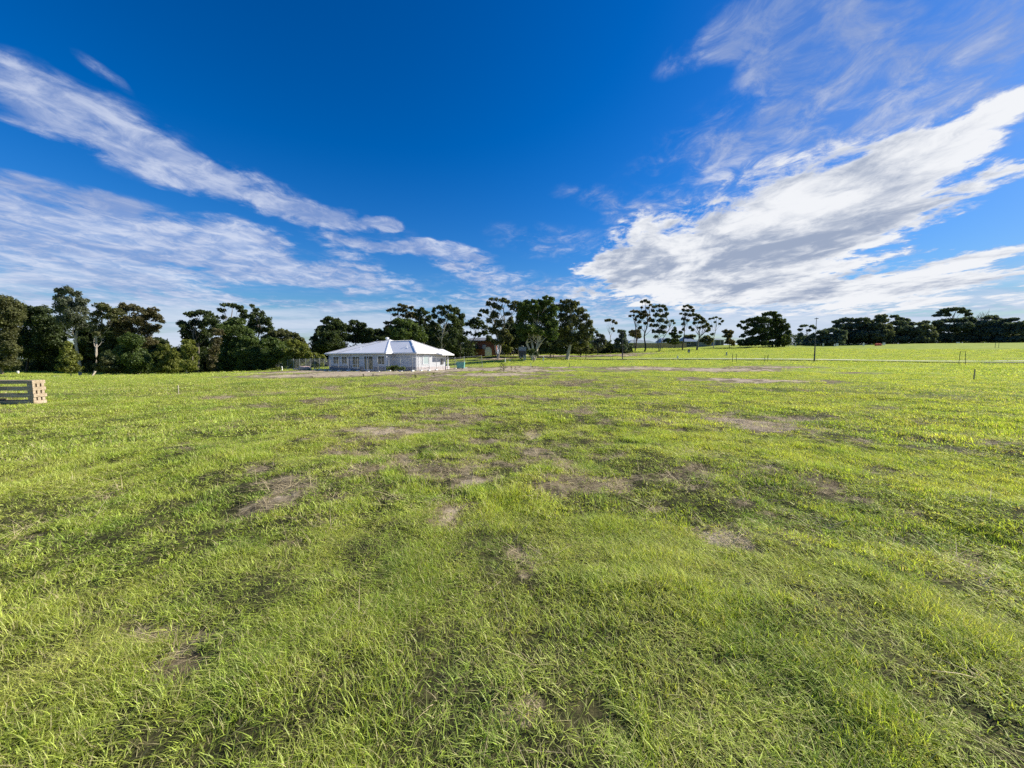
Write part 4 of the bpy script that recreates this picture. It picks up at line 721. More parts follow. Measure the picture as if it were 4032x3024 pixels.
    for u, v, l in ((3.4, 2.6, .45), (2.2, 2.6, .45), (12.3, 1.1, .35), (2.9, 2.2, .2)):
        pv = MB(); hh = EH + .03 + (v - .83) * .40 if u < 5 else EH + (v + .45) * .39; c = Vector(hp(u, v, hh - .1)); pv.tube([c, c + Vector((0,0,l + .1))], .045, 8); pv.tube([c + Vector((0,0,l + .08)), c + Vector((0,0,l + .16))], .075, 10); B(pv, 'vent_pipe', tr, ro)
    gt = MB()
    hbox(gt, 4.40, 16.4, -.57, -.45, EH - .12, EH + .03); hbox(gt, 16.4, 20.37, -.07, .05, EH - .12, EH + .02); hbox(gt, -.57, 4.38, .71, .83, EH - .115, EH + .045); hbox(gt, -.57, -.45, .84, 4.85, EH - .115, EH + .045); hbox(gt, 20.25, 20.37, .06, 12, EH - .12, EH + .02)
    B(gt, 'gutter', tr, ro)
    # corner boards
    for u, v in ((4.9, -.03), (19.8, .47), (-.03, 1.25), (-.03, 7.55), (13.45, -.03)):
        cb = MB(); hbox(cb, u - .07, u + .07, v - .03, v + .07, PB, EH - .1); B(cb, 'corner_board', tr)
    for u, v in ((13.35, -.12), (5.05, -.12), (-.12, 1.6), (-.02, 1.12), (19.7, .38), (9.35, -.12)):
        dp = MB(); a = Vector(hp(u, v, -.3)); dp.tube([a, Vector(hp(u, v, EH - .35)), Vector(hp(u, v - .25 if v < 1.2 and v != 1.6 else v, EH - .1))], .045, 8); B(dp, 'downpipe', tr)
    # windows and doors on the long shaded side
    def opening(name, u0, u1, z0, z1, v, gm=glass, mull=(.5,), rail=None, sill=True):
        f = MB(); w = .10
        hbox(f, u0 - w, u1 + w, v - .08, v - .03, z1, z1 + .12); hbox(f, u0 - w, u0, v - .08, v - .03, z0, z1); hbox(f, u1, u1 + w, v - .08, v - .03, z0, z1); hbox(f, u0 - w, u1 + w, v - .10, v - .03, z0 - .10, z0)
        for q in mull: m_ = u0 + (u1 - u0) * q; hbox(f, m_ - .035, m_ + .035, v - .07, v - .036, z0, z1)
        if rail: hbox(f, u0, u1, v - .068, v - .038, z0 + rail - .03, z0 + rail + .03)
        fo = B(f, name, tr); g = MB(); hbox(g, u0, u1, v - .05, v - .042, z0, z1); B(g, 'pane', gm, fo); return fo
    opening('window', 17.15, 18.6, .98, 2.15, .5); opening('window', 15.05, 16.3, .98, 2.15, .5)
    d_ = opening('door', 13.75, 14.5, .12, 2.2, .5, simple('door_paint', (.06,.08,.12), .5, .1, 2), ())
    hn = MB(); a = Vector(hp(14.4, .42, 1.1)); b_ = Vector(hp(14.4, .37, 1.1)); hn.tube([a, b_, Vector(hp(14.28, .37, 1.1))], .015, 6); B(hn, 'handle', simple('handle_metal', (.5,.5,.5), .3, .1, 5, metal=1), d_)
    opening('window', 11.2, 12.85, .42, 2.15, 0, rail=.5); opening('sliding_door', 7.95, 9.95, .14, 2.2, 0, mull=(.5,)); opening('window', 5.35, 6.75, .98, 2.2, 0)
    # side window and meter box on the sunlit wall (u = 0 face)
    f = MB(); v0, v1, z0, z1 = 2.55, 3.65, 1.05, 2.2
    for a, b, c, d in ((v0 - .1, v1 + .1, z1, z1 + .12), (v0 - .1, v1 + .1, z0 - .1, z0), (v0 - .1, v0, z0, z1), (v1, v1 + .1, z0, z1)): hbox(f, -.09, -.03, a, b, c, d)
    fo = B(f, 'window', tr); g = MB(); hbox(g, -.06, -.045, v0, v1, z0, z1); B(g, 'pane', frost, fo)
    mbx = MB(); hbox(mbx, -.2, -.03, 6.5, 6.95, 1.0, 1.85); B(mbx, 'meter_box', simple('meter_box_grey', (.10,.09,.08), .6, .1, 4))
    for u, v in ((-.3, 7.8),):
        ps = MB(); hbox(ps, u - .06, u + .06, v - .06, v + .06, -.3, EH - .45); B(ps, 'porch_post', tr)
    # path slab round the house
    return r
# ------------------------------------------------------------------ temporary site fence
def build_site_fence():
    galv = simple('galvanised_steel', (.30,.32,.32), .6, .12, 3); foot = simple('fence_foot_concrete', (.70,.69,.66), .9, .08, 3)
    W = 2.35; Hh = 1.85
    def proto():
        r = root('fence_panel', (0,0,0), 'x', 'fence panel', 'temporary steel fence panels round the building site')
        f = MB(); f.tube([(0,0,.08),(0,0,Hh + .12)], .028, 6); f.tube([(W,0,.08),(W,0,Hh + .12)], .028, 6); f.tube([(0,0,Hh),(W,0,Hh)], .02, 6); f.tube([(0,0,.2),(W,0,.2)], .02, 6); f.build('frame', galv, r)
        m = MB()
        for i in range(1, 30): x = W * i / 30; m.box(x - .0014, -.002, .2, x + .0014, .002, Hh)
        for i in range(1, 8): z = .2 + (Hh - .2) * i / 8; m.box(0, -.0065, z - .0014, W, -.0025, z + .0014)
        m.build('mesh', galv, r)
        b = MB(); b.add([(-.32,-.13,.0),(.32,-.13,.0),(.32,.13,.0),(-.32,.13,.0),(-.28,-.10,.14),(.28,-.10,.14),(.28,.10,.14),(-.28,.10,.14)], [(3,2,1,0),(4,5,6,7),(0,1,5,4),(1,2,6,5),(2,3,7,6),(3,0,4,7)]); b.build('foot', foot, r, bevel=.02)
        return r
    def pt(px, py, Y): p = at(px, py, Y); return np.array([p[0], p[1]])
    lines = [('left of the house', [pt(1072,1455,76), pt(1205,1456,68), pt(1300,1456,60.5)]), ('in front of the shaded house wall', [pt(1300,1456,60.5), pt(1625,1461,50.5)]),
             ('in front of the sunlit house wall', [pt(1625,1461,50.5), pt(1745,1450,59)]), ('beside the green skip', [pt(1756,1440,66), pt(1830,1438,62), pt(1900,1436,63)])]
    ordw = ['first', 'second', 'third', 'fourth', 'fifth', 'sixth', 'seventh', 'eighth', 'ninth', 'tenth', 'eleventh', 'twelfth', 'thirteenth']
    P0 = proto(); used = False
    for nm, ps in lines:
        c = 0
        for a, b in zip(ps[:-1], ps[1:]):
            l = np.linalg.norm(b - a); n = max(1, int(round(l / (W + .05)))); d = (b - a) / l
            for i in range(n):
                p = a + d * l * i / n
                o = P0 if not used else copy_tree(P0); used = True
                q = p + d * W; z = g1(*p); zq = g1(*q)
                o.location = (p[0], p[1], z); o.rotation_euler = (0, -math.atan2(zq - z, W), math.atan2(d[1], d[0])); o.scale.x = l / n / (W + .02)
                o['label'] = f'{ordw[c]} fence panel from the left {nm}'; c += 1
# ------------------------------------------------------------------ other things
def build_sleepers():
    """log-cabin stack of treated pine sleepers by the left edge"""
    wood, nt, out = mat('weathered_pine'); p = N(nt, 'ShaderNodeBsdfPrincipled'); L(nt, p.outputs[0], out.inputs[0]); p.inputs['Roughness'].default_value = .85
    n = pos_noise(nt, 6, 5, .6, (.35, 3, 6), .4); n2 = pos_noise(nt, 1.3, 3)
    f = mathn(nt, 'ADD', mathn(nt, 'MULTIPLY', n.outputs[0], .65), mathn(nt, 'MULTIPLY', n2.outputs[0], .35)); L(nt, ramp(nt, f, [(.36,(.20,.14,.085)),(.5,(.40,.31,.20)),(.64,(.56,.47,.35))]).outputs[0], p.inputs['Base Color'])
    b = N(nt, 'ShaderNodeBump'); b.inputs['Strength'].default_value = .4; b.inputs['Distance'].default_value = .01; L(nt, n.outputs[0], b.inputs['Height']); L(nt, b.outputs[0], p.inputs['Normal'])
    c = ground_at(122, 1594); X, Y = c; z = g1(X, Y) ; RZ = math.radians(2)
    hgt = .117; gap = .115; depth = .37; Ln = 4.6; T = .115
    names = ['lowest', 'second lowest', 'second highest', 'top']
    cr, sr = math.cos(RZ), math.sin(RZ)
    rng = random.Random(4)
    def piece(name, x0, x1, y0, y1, z0, z1, label, group):
        cx, cy = (x0 + x1) / 2, (y0 + y1) / 2; m = MB().box(x0 - cx, y0 - cy, 0, x1 - cx, y1 - cy, z1 - z0)
        o = m.build(name, wood, None, (X + cx * cr - cy * sr, Y + cx * sr + cy * cr, z + z0), bevel=.006); o.rotation_euler = (0, 0, RZ + rng.uniform(-.006, .006)); tag(o, label, 'timber sleeper', group)
    zz = .0
    for k in range(4):
        j = rng.uniform(-.03, .03)
        piece('sleeper', -Ln, 0 + j, 0, T, zz, zz + hgt, f'{names[k]} long grey sleeper on the near side of the timber stack', 'sleepers of the timber stack')
        piece('sleeper', -Ln, 0 + j * .5, depth - T, depth, zz, zz + hgt, f'{names[k]} long sleeper on the far side of the timber stack', 'sleepers of the timber stack')
        piece('sleeper', .004 + j, T + j, -.0, depth + .02, zz, zz + hgt - .001, f'{names[k]} sunlit cross sleeper closing the end of the timber stack', 'sleepers of the timber stack')
        zz += hgt
        if k < 3:
            for q, (y0, nm) in enumerate(((.005, 'near'), (depth / 2 - .05, 'middle'), (depth - .105, 'far'))):
                piece('timber_block', -.02 - .07 * (q == 0), T - .02, y0, y0 + .085, zz, zz + gap, f'{nm} short block at the stack end resting on the {names[k]} layer', 'blocks of the timber stack')
            for q, y0 in enumerate((.01, depth - .11)):
                piece('timber_block', -2.6, -2.45, y0, y0 + .10, zz, zz + gap, f'{("near","far")[q]} block on the {names[k]} layer towards the cut off end of the stack', 'blocks of the timber stack')
            if k < 2:
                piece('sleeper', -1.35 - .3 * k, -1.2 - .3 * k, .0, depth, zz, zz + .05, f'flat cross board laid on the {names[k]} layer of the timber stack', 'sleepers of the timber stack')
            zz += gap
def stake(name, px, pyb, hpx, Yd, m, w, label, cat, group=None, lean=0, cap=None):
    """a post whose foot is seen at px, pyb, hpx pixels tall"""
    if Yd is None: x, y = ground_at(px, pyb)
    else: p = at(px, pyb, Yd); x, y = p[0], Yd
    h = hpx / F * y; z = g1(x, y)
    mb = MB(); mb.add([(-w/2,-w/2,-.15),(w/2,-w/2,-.15),(w/2,w/2,-.15),(-w/2,w/2,-.15),(-w*.46+lean,-w*.46,h-.02),(w*.46+lean,-w*.46,h-.02),(w*.46+lean,w*.46,h-.02),(-w*.46+lean,w*.46,h-.02),(lean,0,h)],
        [(3,2,1,0),(0,1,5,4),(1,2,6,5),(2,3,7,6),(3,0,4,7),(4,5,8),(5,6,8),(6,7,8),(7,4,8)])
    o = mb.build(name, m, None, (x, y, z)); tag(o, label, cat, group); o.rotation_euler = (0, 0, random.uniform(-.3, .3)); return o
def build_small():
    white = simple('white_paint', (.80,.79,.74), .6, .05, 3); timber = simple('stake_timber', (.38,.30,.20), .85, .2, 8); dark = simple('dark_post', (.08,.075,.085), .6, .2, 5); grn = simple('star_picket_green', (.05,.09,.05), .6, .2, 5); greyp = simple('grey_post', (.42,.42,.40), .7, .1, 4)
    stake('survey_peg', 703, 1549, 40, None, simple('stake_pale', (.42,.37,.28), .8, .15, 8), .032, 'thin timber stake alone in the left field', 'stake')
    stake('survey_peg', 3833, 1501, 44, None, timber, .05, 'thin dark timber stake alone in the right field', 'stake', lean=.03)
    stake('marker_post', 70, 1466, 11, 86, white, .34, 'short white post before the left trees', 'post')
    for px, py, h, l in ((722,1482,7,'leftmost white peg before the left trees, under the olive yellow tree'),(741,1482,4,'tiny white peg right under the twin pale stems'),(769,1482,8,'white peg in a close pair, just right of the twin pale stems'),(805,1479,6,'white peg before the narrow reddish tree'),(865,1475,6,'white peg at the left start of the sandy strip'),(884,1474,7,'larger white peg on the sandy strip'),(926,1472,6,'rightmost white peg before the left trees'),(549,1485,6,'white peg below the broad brown gum'),(385,1481,4,'white peg below the curved pale trunk')):
        stake('marker_peg', px, py, h, 68, white, .20, l, 'peg', 'white pegs before the left trees')
    stake('marker_post', 1110, 1459, 17, 66, white, .17, 'white post at the left end of the site fence', 'post')
    stake('marker_post', 2140, 1417, 19, 76, white, .20, 'tall white post on the dirt bank under the big trees', 'post')
    stake('marker_post', 1989, 1427, 16, 76, white, .14, 'white post left of the bright grass strip', 'post'); stake('marker_peg', 2008, 1425, 8, 77, white, .12, 'small white peg right of the white post by the drive', 'peg')
    stake('marker_post', 2063, 1419, 24, 77, greyp, .18, 'thick grey post in front of the trailer', 'post'); stake('marker_post', 2070, 1416, 22, 79, greyp, .14, 'thinner grey post behind the thick grey one', 'post')
    stake('marker_post', 2668, 1421, 10, 82, white, .22, 'short white marker on the kerb', 'post'); stake('marker_post', 2860, 1414, 15, 88, greyp, .24, 'short pale post beyond the kerb', 'post')
    stake('marker_peg', 2090, 1446, 12, 58, white, .05, 'thin white peg in the sandy strip left of the dark stake', 'peg'); stake('survey_peg', 2242, 1447, 16, 56, dark, .07, 'thin dark stake in the sandy strip', 'stake')
    stake('marker_post', 3132, 1366, 13, 136, greyp, .32, 'pale post right of the big dome shaped tree', 'post'); stake('marker_post', 2934, 1366, 11, 136, white, .28, 'small white post left of the big dome shaped tree', 'post'); stake('marker_post', 3241, 1364, 14, 138, greyp, .4, 'pale post left of the first white sign', 'post'); stake('marker_post', 3286, 1364, 10, 138, white, .3, 'low white post touching the first white sign', 'post')
    stake('marker_post', 3400, 1365, 13, 134, white, .3, 'white post left of the orange barrier', 'post')
    for i, (px, py, h, l) in enumerate(((2884,1423,34,'leftmost star picket before the kerb'),(2899,1424,34,'star picket just right of the leftmost one'),(3011,1420,28,'lighter star picket of the middle pair'),(3023,1421,31,'taller star picket of the middle pair'),(3918,1371,24,'left far star picket near the right edge'),(3932,1371,20,'right far star picket near the right edge'))):
        stake('star_picket', px, py, h, None if i > 3 else 62, grn, .06, l, 'picket', 'green star pickets beyond the field')
    for px in (2405, 2412): stake('star_picket', px, 1417, 18, 80, timber, .06, 'thin picket on the dirt bank, %s of a pair' % ('left' if px == 2405 else 'right'), 'picket', 'pickets on the dirt bank')
    # street lamps
    def lamp(px, pyb, pyt, Y, label, thick):
        p = at(px, pyb, Y); x = p[0]; z = g1(x, Y); h = (pyb - pyt) / F * Y; r = root('street_lamp', (x, Y, z), label, 'lamp post', 'black lamp posts along the road')
        MB().tube([(0,0,-.3),(0,0,.1),(0,0,.12),(0,0,h * thick * .5),(0,0,h * thick)], [.14,.14,.11,.10,.08], 12).build('base', dark, r, smooth_=False)
        MB().tube([(0,0,h * thick),(0,0,h * thick + .05),(0,0,h)], [.065,.05,.035], 10, cap=True).build('pole', dark, r)
        if px < 3000:
            hd = MB(); hd.tube([(0,0,h - .02),(0,0,h + .04),(0,0,h + .12)], [.28,.32,.08], 12); hd.build('lamp_head', dark, r)
        else:
            hd = MB(); hd.box(-.05,-.35,h * .97,.05,.35,h * .975 + .06); hd.build('crossarm', dark, r)
    lamp(3206, 1425, 1252, 62, 'tall slim dark pole standing at the kerb on the right', .36); lamp(2451, 1417, 1314, 84, 'shorter dark pole before the narrow dense tree', .3)
    # tree guard
    p = at(3788, 1434, 52); r = root('tree_guard', (p[0], 52, g1(p[0], 52)), 'green timber tree guard frame standing alone in the field', 'tree guard')
    h = 54 / F * 52; w = 28 / F * 52 / 2
    for sx in (-1, 1): MB().tube([(sx * w, 0, -.1), (sx * w * .72, 0, h)], .03, 6).build('post', grn, r)
    for zz in (h * .985, h * .42, .04): k = 1 - .28 * zz / h; MB().tube([(-w * k, 0, zz), (w * k, 0, zz)], .02, 6).build('rail', grn, r)
    # for-sale style boards
    def board(px, py0, py1, wpx, Y, fc, label, lines, legs=True, border=None):
        a = at(px, py1, Y); x = a[0]; z = g1(x, Y); h0 = max(a[2] - z, .15); h1 = at(px, py0, Y)[2] - z; w = wpx / F * Y
        r = root('sign_board', (x, Y, z), label, 'sign', 'estate sign boards beyond the field'); t = .05
        MB().box(-w/2, -t, h0, w/2, 0, h1).build('panel', fc, r)
        H_ = h1 - h0; lm = MB()
        for (fx0, fx1, fy, fh) in lines: lm.box(-w/2 + w * fx0, -t - .006, h0 + H_ * (fy - fh / 2), -w/2 + w * fx1, -t - .002, h0 + H_ * (fy + fh / 2))
        lm.build('lettering', border or dark, r)
        for sx in (-.42, .42): MB().box(sx * w - .035, .002, -.2, sx * w + .035, .072, h1).build('post', greyp, r)
    navy = simple('navy_board', (.045,.05,.085), .5, .1, 4); wb_ = simple('white_board', (.75,.75,.74), .5, .04, 2); lt = simple('pale_print', (.55,.55,.6), .6, .05, 3); gp = simple('grey_print', (.25,.26,.28), .6, .1, 3)
    board(2712, 1375, 1390, 9, 104, navy, 'upright dark navy sign board on the grass before the timber fence', [(.3,.7,.82,.12),(.35,.65,.66,.08),(.15,.85,.30,.22)], border=lt)
    board(2914, 1354, 1365, 5, 134, wb_, 'narrow upright white sign beside the big dome shaped tree', [(.2,.8,.7,.1)], border=gp)
    board(3296, 1352, 1362, 10, 137, wb_, 'white sign with two grey lines of print, nearest the lamp pole', [(.15,.85,.7,.14),(.2,.8,.4,.12)], border=gp)
    board(3480, 1349, 1360, 10, 134, wb_, 'white sign touching the orange barrier', [(.15,.85,.72,.12),(.2,.8,.45,.1)], border=gp)
    board(3772, 1347, 1355, 13, 131, wb_, 'white sign alone under the umbrella crowned tree', [(.2,.8,.62,.22)], border=gp)
    # orange water barrier
    p = at(3458, 1361, 132); r = root('barrier', (p[0], 132, g1(p[0], 132)), 'bright orange plastic barrier beside a white sign', 'barrier'); om = simple('orange_plastic', (.75,.13,.05), .5, .08, 3)
    m = MB(); 
    for i in range(2):
        x0 = -1.05 + i * 1.07; m.add([(x0,-.3,0),(x0+1.0,-.3,0),(x0+1.0,.3,0),(x0,.3,0),(x0+.04,-.12,.75),(x0+.96,-.12,.75),(x0+.96,.12,.75),(x0+.04,.12,.75)], [(3,2,1,0),(4,5,6,7),(0,1,5,4),(1,2,6,5),(2,3,7,6),(3,0,4,7)])
    m.build('body', om, r, bevel=.04); MB().tube([(-.9,0,.8),(.9,0,.8)], .04, 8).build('top_rail', om, r)
    # green skip
    p = at(1814, 1439, 60); r = root('skip_bin', (p[0], 60, g1(p[0], 60)), 'pale green rubbish skip beside the right end of the house', 'skip'); gm = simple('skip_green', (.16,.42,.34), .6, .1, 2)
    w = 1.25 / 2; MB().add([(-w*.86,-.45,.08),(w*.86,-.45,.08),(w*.86,.45,.08),(-w*.86,.45,.08),(-w,-.55,1.0),(w,-.55,1.0),(w,.55,1.0),(-w,.55,1.0)], [(3,2,1,0),(0,1,5,4),(1,2,6,5),(2,3,7,6),(3,0,4,7),(4,5,6,7)]).build('body', gm, r)
    MB().box(-w - .03, -.58, 1.003, w + .03, .58, 1.06).build('lid', simple('skip_lid', (.34,.40,.38), .6, .1, 3), r)
    for sx in (-.4, .4): MB().tube([(sx, -.55, .08), (sx, -.45, .08)], .08, 10).build('wheel', dark, r)
    # pink bulk bag
    p = at(1192, 1461, 66); r = root('bulk_bag', (p[0], 66, g1(p[0], 66)), 'slumped pink bulk bag of sand inside the left site fence', 'bulk bag')
    import bmesh
    def lump(name, sx, sy, sz, m, parent, loc, seed, sub=3, sq=.5, rough=.12):
        bm = bmesh.new(); bmesh.ops.create_icosphere(bm, subdivisions=sub, radius=1); rg = np.random.default_rng(seed)
        for v in bm.verts:
            c = v.co.copy(); f = 1 / max(abs(c.x), abs(c.y), abs(c.z)); k = 1 + (f - 1) * sq; n_ = vnoise(c.x * 2.1 + seed, c.y * 2.1 + c.z * 1.7, seed)
            v.co = Vector((c.x * sx, c.y * sy, c.z * sz)) * (k * (1 - rough + 2 * rough * float(n_)))
        me = bpy.data.meshes.new(name); bm.to_mesh(me); bm.free(); me.polygons.foreach_set('use_smooth', [True] * len(me.polygons)); o = link(name, me, m, parent, loc); return o
    pk = simple('bag_fabric', (.55,.40,.34), .9, .15, 4, bump=.6)
    lump('body', .85, .5, .36, pk, r, (.3, 0, .33), 3, sq=.6); lump('spilled_sand', .75, .45, .2, pk, r, (-.75, -.1, .12), 5, sq=.2)
    rock = simple('pale_stone', (.58,.54,.44), .9, .2, 3, bump=.5)
    for i, (px, py, sx, l) in enumerate(((222,1487,.9,'larger pale stone lying on the grass before the left trees'),(238,1488,.6,'smaller pale stone right of the larger one'))):
        x, y = ground_at(px, py); o = lump('stone', sx, .5, .22, rock, None, (x, y, g1(x, y) + .1), 20 + i, sq=.15, rough=.3); tag(o, l, 'stone', 'pale stones on the left grass')
    # weeds on the dirt
    def weed(px, py, hpx, wpx, leaf, label, seed, name='weed', multi=1, dens=22):
        x, y = ground_at(px, py); dens = 22 if hpx > 30 else 9; leaf = 'brown' if hpx < 30 else leaf; h = hpx / F * y; w = wpx / F * y; z = g1(x, y); r = root(name, (x, y, z), label, 'weed', 'weeds on the sandy strip'); rng = np.random.default_rng(seed); mb = MB(); C = []; 
        limb(mb, (0,0,-.05), (rng.normal(0,.03),0,h * .95), .02, .008, rng, 5, .04, 5)
        for i in range(dens):
            zz = h * (.15 + .8 * rng.random()); wd = w * .5 * (1.1 - .7 * zz / h) * (.4 + .6 * rng.random()); a = rng.random() * 6.283; e = (math.cos(a) * wd, math.sin(a) * wd, zz + .06 * h); limb(mb, (0,0,zz * .8), e, .01, .004, rng, 3, .05, 4); C.append(e)
        mb.build('stem', barkm('dark'), r); C = np.array(C); V, Q, t = leaf_cloud(C, np.full(len(C), .09 * h + .02), np.full(len(C), 8 if hpx > 30 else 4), .028 + .025 * h, rng); link('foliage', mesh_np('foliage', V, Q, False, {'tint': t}), leafm(leaf), r)
    weed(1982, 1465, 40, 42, 'green', 'tallest weed on the sandy strip, shaped like a small conifer', 1)
    weed(2014, 1458, 14, 16, 'brown', 'dark low weed just right of the tallest weed', 2); weed(2028, 1456, 12, 12, 'brown', 'small brown weed second to the right of the tallest weed', 3)
    weed(1903, 1472, 20, 26, 'brown', 'reddish dry weed left of the tallest weed', 4); weed(2097, 1447, 9, 10, 'dark', 'small dark weed beside the thin white peg', 5)
    weed(1708, 1484, 14, 14, 'brown', 'brown weed on the sand before the right house corner', 6); weed(1636, 1490, 14, 12, 'olive', 'olive weed on the sand before the near house corner', 7); weed(1470, 1484, 11, 10, 'brown', 'brown weed on the sand before the sliding door', 8); weed(1432, 1488, 13, 8, 'olive', 'thin weed left of the sliding door weed', 9); weed(1232, 1490, 9, 12, 'brown', 'leftmost brown weed on the sandy strip', 10)
    # low bush before the house
    tree('bush', (1548,1458), 50, [(1535,1448,18,6),(1560,1447,18,7),(1580,1451,14,5),(1548,1452,26,5)], 'green', 'dark', 'low green bush in front of the recessed house wall', None, seed=80, cat='bush', leaf_size=.10, blob=.6, crown_name='foliage')
    tree('bush', (1095,1462), 66, [(1080,1455,16,5),(1098,1452,16,7)], 'lime', 'dark', 'low grassy bush at the left end of the site fence', None, seed=81, cat='bush', leaf_size=.12, blob=.6, crown_name='foliage')
    # trailer with a sign panel on it, beyond the drive
    p = at(2057, 1408, 86); z = g1(p[0], 86); r = root('sign_trailer', (p[0], 86, z), 'grey sign panel on a dark trailer under the big trees', 'trailer'); k = 86 / F
    gpn = simple('panel_grey', (.30,.34,.38), .4, .08, 2); hb = at(2057, 1381, 86)[2] - z; ht = at(2057, 1366, 86)[2] - z
    MB().box(-15*k, -.05, hb, 15*k, .05, ht).build('panel', gpn, r); MB().tube([(-5*k,0,ht),(-4*k,0,ht+.2),(4*k,0,ht+.2),(5*k,0,ht)], .04, 6).build('handle', white, r)
    MB().box(-14*k, -.5, .45, 14*k, .5, hb - .05).build('body', dark, r, bevel=.04); MB().box(-16*k,-.55,.35,12*k,.55,.44).build('chassis', greyp, r)
    for sx in (-7, 7):
        w_ = MB().tube([(sx*k,-.62,.33),(sx*k,-.5,.33)], .33, 18).build('wheel', dark, r); MB().tube([(sx*k,-.635,.33),(sx*k,-.622,.33)], .17, 12).build('rim', greyp, w_)
    # rail fence by the brick house
    r = None; p0 = at(1950, 1400, 97); p1 = at(2040, 1400, 97); r = root('rail_fence', (p0[0], 97, g1(p0[0], 97)), 'dark post and rail fence before the brick house', 'fence'); wd = simple('old_rail', (.11,.09,.07), .9, .2, 5)
    Lf = p1[0] - p0[0]
    for i in range(6): x = Lf * i / 5; zz = g1(p0[0] + x, 97) - r.location.z; MB().tube([(x,0,zz-.2),(x,0,zz+1.35)], .09, 8).build('post', wd, r)
    zz = g1(p1[0], 97) - r.location.z
    for h in (.55, 1.15): MB().box(0,-.14,h-.06,Lf,-.095,h+.06, Matrix.Shear('XZ', 4, (0, 0)) ).build('rail', wd, r).rotation_euler = (0, -math.atan2(zz, Lf), 0)
# ------------------------------------------------------------------ distant buildings
def hip_house(name, X, Y, W, D, wall_h, rise, wm, rm, label, rz=0, cat='house', windows=(), ov=.5, ridge=.5, gable=False, base_drop=1.5):
    z = g1(X, Y); r = root(name, (X, Y, z), label, cat, None, rz); b = base_drop
    MB().box(-W/2, 0, -b, W/2, D, wall_h).build('wall', wm, r)
    u0, u1, v0, v1 = -W/2 - ov, W/2 + ov, -ov, D + ov; rl = (W * ridge) / 2; m = MB(); e = wall_h + .002; t = .18
    R0, R1 = ((-W/2 - ov) if gable else -rl), ((W/2 + ov) if gable else rl)
    m.add([(u0,v0,e+t),(u1,v0,e+t),(u1,v1,e+t),(u0,v1,e+t),(R0,D/2,e+t+rise),(R1,D/2,e+t+rise),(u0,v0,e),(u1,v0,e),(u1,v1,e),(u0,v1,e)], [(0,1,5,4),(1,2,5),(2,3,4,5),(3,0,4),(6,7,1,0),(7,8,2,1),(8,9,3,2),(9,6,0,3),(6,9,8,7)])
    ro = m.build('roof', rm, r); MB().box(u0, v0 - .12, e + t - .14, u1, v0 - .005, e + t + .02).build('gutter', simple('gutter_white', (.7,.71,.7), .5, .04, 1), ro)
    fm = simple('frame_pale', (.6,.6,.58), .6, .05, 2); gl = simple('far_glass', (.05,.06,.07), .1, .2, 1, spec=.8)
    for (x0, x1, z0, z1) in windows:
        f = MB(); 
        for a in ((x0-.08,x1+.08,z1,z1+.08),(x0-.08,x1+.08,z0-.08,z0),(x0-.08,x0,z0,z1),(x1,x1+.08,z0,z1),((x0+x1)/2-.03,(x0+x1)/2+.03,z0,z1)): f.box(a[0],-.06,a[2],a[1],-.004,a[3])
        fo = f.build('window', fm, r); MB().box(x0,-.03,z0,x1,-.02,z1).build('pane', gl, fo)
    return r
